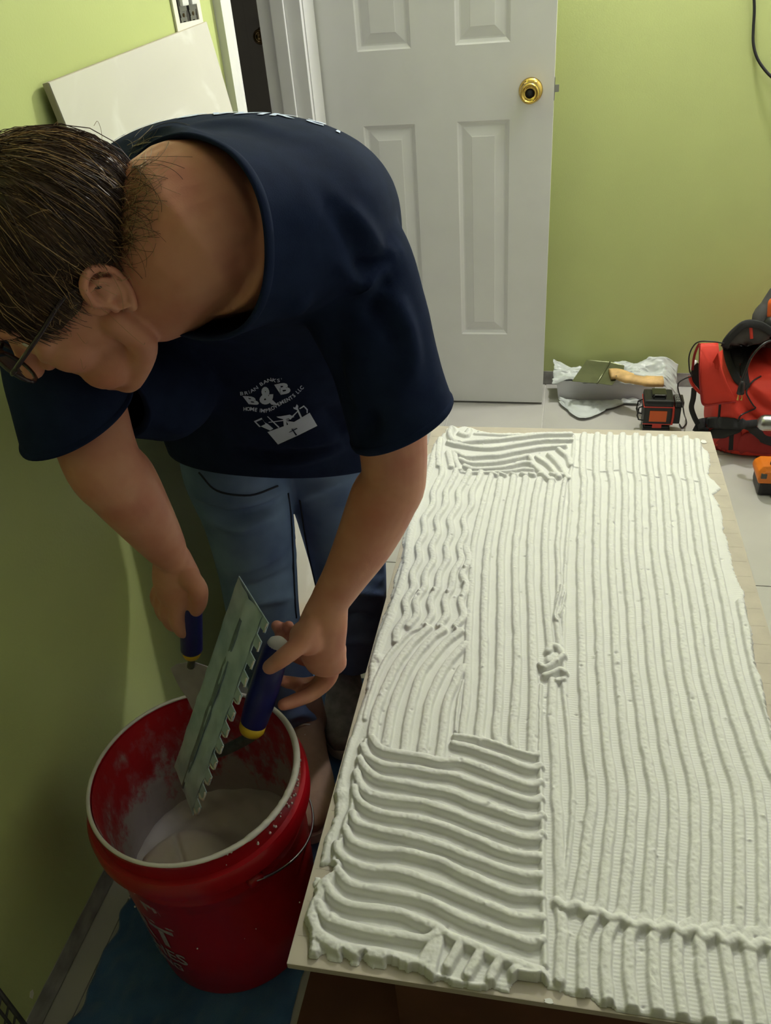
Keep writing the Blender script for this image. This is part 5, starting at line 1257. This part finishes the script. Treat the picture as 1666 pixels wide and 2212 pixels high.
v, f = bagfoot(); bg2 = new_obj('bag_skirt', v, f, M['bag'], None, True); bg2.parent = bg; sm_ = bg2.modifiers.new('t', 'SOLIDIFY'); sm_.thickness = .0006
M['oliveblade'] = mat('dull_olive_steel', srgb(122, 126, 96), .35, .75, noise=.12, nscale=18)
M['wood'] = mat('old_beech', srgb(196, 160, 104), .65, noise=.2, nscale=30, bump=.3, bscale=120)
zk = tz+.030
kn = empty('taping_knife', at_z(1330, 805, zk), 'wide olive steel taping knife with a worn wooden handle lying on the pan', 'knife')
kq = [at_z(u, v_, z_) for u, v_, z_ in ((1236, 824, zk-.004), (1268, 778, zk+.012), (1318, 782, zk+.014), (1349, 790, zk+.010), (1348, 800, zk+.008), (1322, 833, zk-.002), (1290, 828, zk-.004))]
kv = [Vector(p) for p in kq]; o = new_obj('blade', kv+[p+Vector((0, 0, .0012)) for p in kv], [tuple(range(7))[::-1], tuple(range(7, 14))]+[(i, (i+1) % 7, 7+(i+1) % 7, 7+i) for i in range(7)], M['oliveblade']); relocate(o, kn)
p1, p2 = Vector(at_z(1290, 828, zk-.002)), Vector(at_z(1318, 782, zk+.016)); o = MB().tube([p1, p2], (.003), 8).build('blade_fold', M['oliveblade'], None, True); relocate(o, kn)
hpx = [(1318, 808), (1335, 808), (1360, 817), (1385, 822), (1410, 824), (1432, 824)]; hz_ = [zk+.012]*6
hp2 = [Vector(at_z(u, v_, zk+.013)) for u, v_ in hpx]; v, f = tube(cat(hp2, 5), [(.014, .030)]*3+[(.0145, .028)]*8+[(.013, .021)]*6+[(.015, .026)]*5+[(.015, .026)]*4, 16, upv=(0, 0, 1)); o = MB().add(v, f).build('wooden_handle', M['wood'], None, True); relocate(o, kn)
for k, (u, v_) in enumerate(((1329, 801), (1332, 812), (1412, 822))): o = MB().ball(at_z(u, v_, zk+.0215), (.0022, .0022, .0012), n=10).build('rivet', M['dkmetal'], None, True); relocate(o, kn)
for p_, r_ in ((at_z(1345, 806, zk+.021), (.010, .006, .003)), (at_z(1395, 820, zk+.021), (.006, .004, .003))): o = MB().ball(p_, r_, n=12).build('plaster_crumb', M['mortar'], None, True); relocate(o, kn)

# ================================================================ LASER LEVEL
ll = empty('laser_level', (.300, 2.365, .0005), 'black and orange laser level standing on the floor by the tool bag', 'laser level')
ll.scale = ll_scale; M['orange'] = mat('orange_plastic', srgb(214, 92, 30), .45); M['redor'] = mat('red_orange_rubber', srgb(196, 52, 34), .5); M['win'] = mat('dark_glass', srgb(14, 14, 16), .05, coat=1)
lb = MB()
lb.box((-.034, -.036, .022), (.034, .036, .030), .003); lb.box((-.040, -.040, .034), (.040, .040, .092), .006)
lb.build('body', M['black'], ll)
ft = MB()
for s_ in (-1, 1):
    for t_ in (-1, 1): ft.prism([(s_*.036, -.006), (s_*.038, .0), (s_*.014, .010), (s_*.010, .004)][::s_], -.006, .006, Matrix(((1, 0, 0, 0), (0, 0, 1, t_*.030), (0, 1, 0, .006), (0, 0, 0, 1))))
ft.box((-.038, -.038, .010), (.038, .038, .024), .003); ft.build('base', M['black'], ll)
MB().box((-.041, -.041, .088), (.041, .041, .108), .009).build('head_cover', M['black'], ll)
hd_ = MB().box((-.020, -.020, .106), (.020, .022, .118), .004); hd_.tube([Vector((-.016, -.026, .110)), Vector((-.014, -.028, .119)), Vector((.014, -.028, .119)), Vector((.016, -.026, .110))], .0022, 8); hd_.build('top_window', M['win'], ll)
MB().box((-.024, -.0418, .046), (.024, -.0395, .078), .0010).build('front_plate', M['orange'], ll)
MB().box((-.013, -.0405, .026), (.013, -.0385, .038), .0010).build('switch', M['redor'], ll)
MB().tube([Vector((-.0412, -.0405, .089)), Vector((.0412, -.0405, .089)), Vector((.0412, .0405, .089)), Vector((-.0412, .0405, .089))], .0016, 8, ring=True).build('red_seal', M['redor'], ll)
MB().tube([Vector((-.0405, -.0402, .038)), Vector((.0405, -.0402, .038))], .0013, 6).build('red_seal', M['redor'], ll)
MB().tube([Vector((.0405, -.0402, .038)), Vector((.0420, -.0402, .062)), Vector((.0405, -.0402, .088))], .003, 8).build('red_seal', M['redor'], ll)
wn = MB().tube([Vector((-.040, -.030, .088)), Vector((-.054, -.030, .082)), Vector((-.057, -.030, .058)), Vector((-.052, -.030, .046)), Vector((-.040, -.030, .044))], .0022, 8)
wn.tube([Vector((-.040, .012, .088)), Vector((-.054, .012, .082)), Vector((-.057, .012, .058)), Vector((-.052, .012, .046)), Vector((-.040, .012, .044))], .0022, 8); wn.tube([Vector((-.057, -.030, .07)), Vector((-.057, .012, .07))], .002, 6); wn.build('side_guard', M['black'], ll)
bt = MB().box((.041, -.028, .034), (.064, .026, .082), .004).build('battery', M['black'], ll)
kp = MB().box((.044, -.026, .082), (.070, .024, .099), .003).build('key_panel', M['black'], ll)
M['keys'] = mat('grey_key_print', srgb(165, 165, 160), .5)
for k in range(3): MB().lathe([(.0030, 0), (.0042, 0), (.0042, .0005), (.0030, .0005)], 16, Matrix.Translation((.054, -.015+.013*k, .0991))).build('button_ring', M['keys'], kp)
kr = MB(); [kr.box((a, b, .0990), (a+.0006 if c == 0 else a+.014, b+.0006 if c else b+.036, .0995)) for a, b, c in ((.047, -.020, 0), (.061, -.020, 0), (.047, -.020, 1), (.047, .016, 1))]; kr.build('key_frame', M['keys'], kp)

# ================================================================ TOOL BAG
M['redcloth'] = mat('red_orange_nylon', srgb(206, 52, 34), .7, noise=.06, nscale=12, bump=.3, bscale=500, bdist=.0008); M['dkred'] = mat('dark_red_nylon', srgb(150, 30, 28), .75, bump=.3, bscale=400, bdist=.0008)
M['webbing'] = mat('black_webbing', srgb(34, 34, 35), .85, bump=.5, bscale=600, bdist=.0008); M['greyc'] = mat('charcoal_nylon', srgb(64, 62, 60), .8, noise=.2, nscale=20)
tbg = empty('tool_bag', (.62, 2.36, .0), 'red and black fabric tool bag full of tools on the floor at the right', 'bag')
def add_p(name, mb, mt, smooth=True): o = mb.build(name, mt, None, smooth); relocate(o, tbg); return o
bg_ = MB()
loft(bg_, [((.625, 2.36, .006), (1, 0, 0), (0, 1, 0), .165, .150), ((.625, 2.36, .03), (1, 0, 0), (0, 1, 0), .176, .160), ((.625, 2.36, .12), (1, 0, 0), (0, 1, 0), .178, .162), ((.622, 2.365, .20), (1, 0, 0), (0, 1, 0), .172, .155), ((.625, 2.37, .235), (1, 0, 0), (0, 1, 0), .150, .130)], 40, 5, 4)
# slouching upper body
loft(bg_, [((.700, 2.40, .20), (1, 0, 0), (0, 1, 0), .125, .115), ((.715, 2.42, .28), (1, 0, 0), (0, 1, 0), .110, .095), ((.735, 2.44, .34), (1, 0, 0), (0, 1, 0), .080, .070), ((.75, 2.45, .375), (1, 0, 0), (0, 1, 0), .045, .040)], 32, 5, 2.6)
me_b = voxel(bg_, .006, 4, 'bag'); 
bb_ = [([(1560, 830), (1600, 900), (1660, 940)], .006, .014), ([(1600, 800), (1640, 870), (1680, 890)], -.008, .012), ([(1590, 860), (1640, 910), (1690, 930)], -.006, .010), ([(1560, 1020), (1600, 990), (1660, 1000)], .005, .012), ([(1590, 760), (1620, 830), (1650, 850)], .006, .012)]
relief(me_b, bb_); o = link_mesh('bag_body', me_b, M['redcloth'], None, True); relocate(o, tbg)
bbvh = BVHTree.FromPolygons([tuple(v_.co) for v_ in me_b.vertices], [tuple(p.vertices) for p in me_b.polygons])
def on(u, v_, lift, fall=2.25):
    h_ = rayhit(bbvh, u, v_); d = Vector(ray(u, v_)).normalized()
    return h_[0]-d*lift if h_[0] is not None else J(u, v_, fall)
def strap(name, uv, w, mt, lift=.004, thick=.0018, wv=None):
    P = [on(u, v_, lift) for u, v_ in cat(uv, 5)]; mb = MB(); v = []; f = []; n_ = len(P)
    for i in range(n_):
        t = (P[min(i+1, n_-1)]-P[max(i-1, 0)]).normalized(); vd = (P[i]-Vector(ORI)).normalized(); sd = t.cross(vd).normalized(); ww = w[min(len(w)-1, int(i/n_*len(w)))] if hasattr(w, '__len__') else w
        for q in range(8):
            a = 2*PI*q/8; v.append(P[i]+sd*math.cos(a)*ww+vd*math.sin(a)*thick)
    for i in range(n_-1):
        for q in range(8): f.append((i*8+q, i*8+(q+1) % 8, (i+1)*8+(q+1) % 8, (i+1)*8+q))
    f += [tuple(range(8))[::-1], tuple(range((n_-1)*8, n_*8))]; return add_p(name, mb.add(v, f), mt)
def patch(name, uv, mt, lift=.003, thick=.003, sub=4, parent=None):
    """cloth panel with its own thickness, its outline carried onto the bag"""
    ol_ = [tuple(q) for q in cat(uv, sub, True)]; c = (sum(p[0] for p in ol_)/len(ol_), sum(p[1] for p in ol_)/len(ol_)); v = []; f = []; rr__ = [1, .97, .75, .5, .25, .02]; n_ = len(ol_)
    for k in rr__:
        for p in ol_: v.append(on(c[0]+(p[0]-c[0])*k, c[1]+(p[1]-c[1])*k, lift+(thick if k < 1 else 0)))
    for r in range(len(rr__)-1):
        for q in range(n_): f.append((r*n_+q, r*n_+(q+1) % n_, (r+1)*n_+(q+1) % n_, (r+1)*n_+q))
    f.append(tuple(range((len(rr__)-1)*n_, len(rr__)*n_))); return add_p(name, MB().add(v, f), mt)
patch('lower_pocket', [(1548, 955), (1598, 925), (1600, 990), (1570, 1000), (1552, 985)], M['dkred'], .002, .002)
patch('front_pocket', [(1610, 935), (1700, 940), (1700, 985), (1600, 980)], M['dkred'], .002, .004)
# flap over the left pocket, standing proud of the bag
fp = [(1514, 742), (1552, 741), (1558, 790), (1572, 830), (1592, 868), (1585, 872), (1560, 869), (1535, 876), (1518, 874), (1512, 820), (1512, 770)]
fc = [J(u, v_, 2.215+.10*((v_-742)/135.0 < .25)*(.25-(v_-742)/135.0)*2) for u, v_ in fp]; cc_ = sum(fc, Vector())/len(fc); n_ = len(fc); tn = Vector((-.15, .95, -.25))*.006
mb = MB(); v = fc+[cc_+(p-cc_)*.9+Vector((0, -.004, .003)) for p in fc]+[cc_+(p-cc_)*.5+Vector((0, -.007, .004)) for p in fc]+[p+tn for p in fc]
f = [(i, (i+1) % n_, n_+(i+1) % n_, n_+i) for i in range(n_)]+[(n_+i, n_+(i+1) % n_, 2*n_+(i+1) % n_, 2*n_+i) for i in range(n_)]+[tuple(range(2*n_, 3*n_))]+[(3*n_+i, 3*n_+(i+1) % n_, (i+1) % n_, i) for i in range(n_)]+[tuple(range(3*n_, 4*n_))[::-1]]
add_p('flap', mb.add(v, f), M['redcloth'])
add_p('flap_piping', MB().tube(cat([J(u, v_, 2.212) for u, v_ in ((1512, 745), (1511, 800), (1514, 850), (1520, 875), (1545, 874), (1590, 868))], 5), .0018, 6), M['dkred'])
strap('rim_piping', [(1490, 812), (1494, 826), (1504, 840), (1516, 850), (1530, 856)], .0045, M['redcloth'], .006, .004)
strap('carry_handle', [(1566, 750), (1572, 735), (1590, 715), (1612, 700), (1640, 702), (1665, 716), (1690, 730)], .011, M['webbing'], .006)
strap('carry_handle', [(1568, 745), (1575, 780), (1590, 815), (1600, 826), (1612, 835), (1608, 800), (1612, 770), (1640, 745), (1690, 740)], .010, M['webbing'], .008)
strap('side_strap', [(1500, 838), (1498, 860), (1494, 880), (1500, 900), (1508, 916)], .0075, M['webbing'], .008)
strap('shoulder_strap', [(1506, 918), (1530, 913), (1570, 914), (1605, 916), (1640, 913), (1670, 910), (1700, 915)], [.016, .017, .016, .010, .013, .016], M['webbing'], .012, .002)
strap('shoulder_strap', [(1500, 922), (1530, 934), (1560, 936), (1590, 928), (1605, 920), (1630, 930), (1650, 945), (1680, 955)], [.012, .015, .012, .008, .012, .016], M['webbing'], .010, .002)
strap('vertical_strap', [(1582, 935), (1580, 965), (1578, 1000), (1576, 1012)], .007, M['webbing'], .004)
strap('vertical_strap', [(1556, 872), (1554, 895), (1552, 915)], .0035, M['webbing'], .004)
strap('bottom_band', [(1550, 1000), (1575, 1008), (1610, 1000), (1640, 1000), (1690, 1006)], .010, M['webbing'], .005, .003)
patch('top_panel', [(1575, 725), (1600, 700), (1640, 700), (1668, 720), (1668, 745), (1632, 750), (1612, 790), (1596, 815), (1578, 790), (1570, 755)], M['greyc'], .002, .003)
strap('reflective_strip', [(1622, 706), (1623, 720), (1624, 732)], .0045, M['redor'], .008, .0015)
strap('zip_edge', [(1645, 812), (1625, 825), (1613, 845), (1618, 860), (1628, 876), (1632, 882), (1615, 890), (1600, 898), (1594, 912)], .0022, M['black'], .006, .0022)
strap('inner_edge', [(1496, 800), (1500, 770), (1506, 752), (1512, 742)], .0035, M['dkred'], .004, .003)
mk = MB(); rt2 = random.Random(21)
for (u0, v0, u1, v1, r_) in ((1495, 800, 1503, 778, .006), (1500, 812, 1508, 785, .005), (1505, 838, 1512, 825, .005)):
    add_p('spool', MB().tube([J(u0, v0, 2.27), J(u1, v1, 2.28)], r_, 12), M['rocker'])
patch('open_pocket', [(1494, 800), (1510, 785), (1513, 840), (1508, 838), (1496, 822)], M['webbing'], .001, .002)
# cords: lamp cord with its plug hanging over the bag, and the charging lead by the level
ce = MB().tube(cat([J(1690, 732, 2.20), J(1660, 738, 2.18), J(1640, 752, 2.17), J(1622, 775, 2.165), J(1612, 800, 2.16), J(1604, 822, 2.16)], 8), .0032, 8).build('cable', M['black'], None, True)
pc = empty('plug_cord', J(1604, 835, 2.16), 'black cable with a two pin plug dangling over the red tool bag', 'cord'); relocate(ce, pc)
pl0, pl1 = J(1604, 822, 2.16), J(1600, 850, 2.16)
relocate(MB().tube([pl0, pl0.lerp(pl1, .3), pl0.lerp(pl1, .7), pl1], [.004, .0075, .0095, .0105], 12).build('plug', M['black'], None, True), pc)
for du in (-4, 4): relocate(MB().tube([J(1600+du, 850, 2.16), J(1598+du, 864, 2.16)], (.0008, .0028), 6).build('prong', M['brass'], None), pc)
chl = MB().tube(cat([J(1565, 742, 2.24), J(1540, 738, 2.24), J(1512, 738, 2.25), J(1498, 748, 2.25), J(1489, 770, 2.24), J(1490, 800, 2.24), J(1494, 812, 2.24), J(1480, 818, 2.26), J(1466, 828, 2.29), J(1466, 845, 2.29), J(1474, 868, 2.29), J(1478, 893, 2.28), at_z(1482, 905, .006), at_z(1483, 915, .005), at_z(1474, 924, .004), at_z(1468, 916, .004)], 6), .0020, 8).build('charging_lead', M['black'], None, True); tag(chl, 'thin black lead looping from the tool bag down beside the laser level', 'cord')
# grey and orange power tool lying on top of the bag
pt = empty('power_tool', J(1660, 690, 2.40), 'grey power tool with an orange panel lying on top of the tool bag', 'power tool')
g = MB(); limb(g, [J(1690, 640, 2.42), J(1668, 668, 2.41), J(1650, 690, 2.40), J(1668, 730, 2.38)], [.040, .036, .032, .030], 20)
relocate(g.build('housing', M['greyc'], None, True), pt)
g = MB(); limb(g, [J(1672, 655, 2.375), J(1668, 680, 2.368)], [.016, .013], 14); relocate(g.build('side_panel', M['orange'], None, True), pt)
g = MB(); limb(g, [J(1670, 700, 2.36), J(1690, 740, 2.34)], [.026, .028], 14); relocate(g.build('grip', M['black'], None, True), pt)

# ================================================================ CORDLESS DRILL standing on its battery
dr = empty('cordless_drill', at_z(1660, 1055, 0), 'black and orange cordless drill standing on its battery at the right edge', 'drill')
dx, dy = float(dr.location.x), float(dr.location.y)
M['dorange'] = mat('drill_orange', srgb(218, 118, 28), .42)
def dp(name, mb, mt, smooth=False): return mb.build(name, mt, dr, smooth)
dp('battery', MB().box((-.036, -.040, .0008), (.060, .048, .040), .010), M['black'])
bs = MB(); bs.prism([(-.040, .040), (-.044, .055), (-.040, .068), (-.026, .078), (.062, .078), (.064, .040)], -.042, .046, Matrix(((1, 0, 0, 0), (0, 0, 1, 0), (0, 1, 0, 0), (0, 0, 0, 1)))); o = dp('foot', bs, M['dorange']); shade_auto(o, 50); bv = o.modifiers.new('b', 'BEVEL'); bv.width = .004; bv.segments = 3
dp('foot_inlay', MB().box((-.006, -.0445, .036), (.058, -.040, .060), .003), M['black']); dp('belt_clip', MB().box((.004, -.052, .004), (.052, -.042, .046), .002), M['dkmetal']); dp('foot_button', MB().box((-.037, -.0455, .058), (-.022, -.038, .072), .002), M['dkmetal'])
g = MB(); limb(g, [Vector((.016, 0, .075)), Vector((.032, 0, .12)), Vector((.052, 0, .165)), Vector((.075, 0, .185))], [(.026, .021), (.021, .019), (.022, .020), (.028, .024)], 20); dp('grip', g, M['blackrough'], True)
g = MB(); g.lathe([(.0001, -.10), (.020, -.10), (.026, -.094), (.029, -.06), (.031, 0), (.030, .06), (.024, .075), (.0001, .076)], 32, Matrix.Translation((.100, 0, .205)) @ Matrix.Rotation(PI/2, 4, 'Y')); dp('motor_housing', g, M['dorange'], True)
g = MB(); g.lathe([(.0001, 0), (.012, 0), (.018, .006), (.0215, .014), (.0215, .045), (.0235, .050), (.0235, .062), (.0001, .062)], 28, Matrix.Translation((-.062, 0, .205)) @ Matrix.Rotation(PI/2, 4, 'Y')); o = dp('chuck', g, M['steel'], True)
dp('trigger', MB().box((.012, -.009, .135), (.032, .009, .170), .005), M['redor'])

# loose curly hairs lying over the nape and the collar
bdv = BVHTree.FromPolygons([tuple(v_.co) for v_ in me_body.vertices], [tuple(p.vertices) for p in me_body.polygons])
lh = MB(); lh2 = MB(); rn = random.Random(31)
def skinpt(u, v, lift):
    d = Vector(ray(u, v)).normalized(); hs = [h_ for h_ in (bdv.ray_cast(Vector(ORI), d), sbvh.ray_cast(Vector(ORI), d)) if h_[0] is not None]
    if not hs: return None
    h_ = min(hs, key=lambda q: q[3]); return h_[0]-d*lift
for k in range(230):
    t = rn.random(); u0 = 235+50*t+rn.gauss(0, 8); v0 = 560-245*t+rn.gauss(0, 10); a = rn.gauss(-.10-.2*t, .55); L_ = rn.uniform(25, 105)*(1 if t < .8 else 1.2); cv = rn.gauss(0, .9); pts = []
    for i in range(9):
        q = i/8; aa = a+cv*q*1.6; u0 += math.cos(aa)*L_/8; v0 += math.sin(aa)*L_/8; p = skinpt(u0, v0, .0006+.007*math.sin(q*PI)*rn.uniform(.4, 1))
        if p is None or (pts and (p-pts[-1]).length > .03): break
        pts.append(p)
    if len(pts) > 4: (lh if rn.random() < .6 else lh2).tube(cat(pts, 3), .00016+.00010*rn.random(), 3, False)
for mb_, mt_2, nm in ((lh, M['hair'], 'nape_hairs'), (lh2, M['hairlit'], 'lit_nape_hairs')):
    o = mb_.build(nm, mt_2, None, True); relocate(o, person); o['kind'] = 'stuff'  # second set carries the lit look in its paler colour
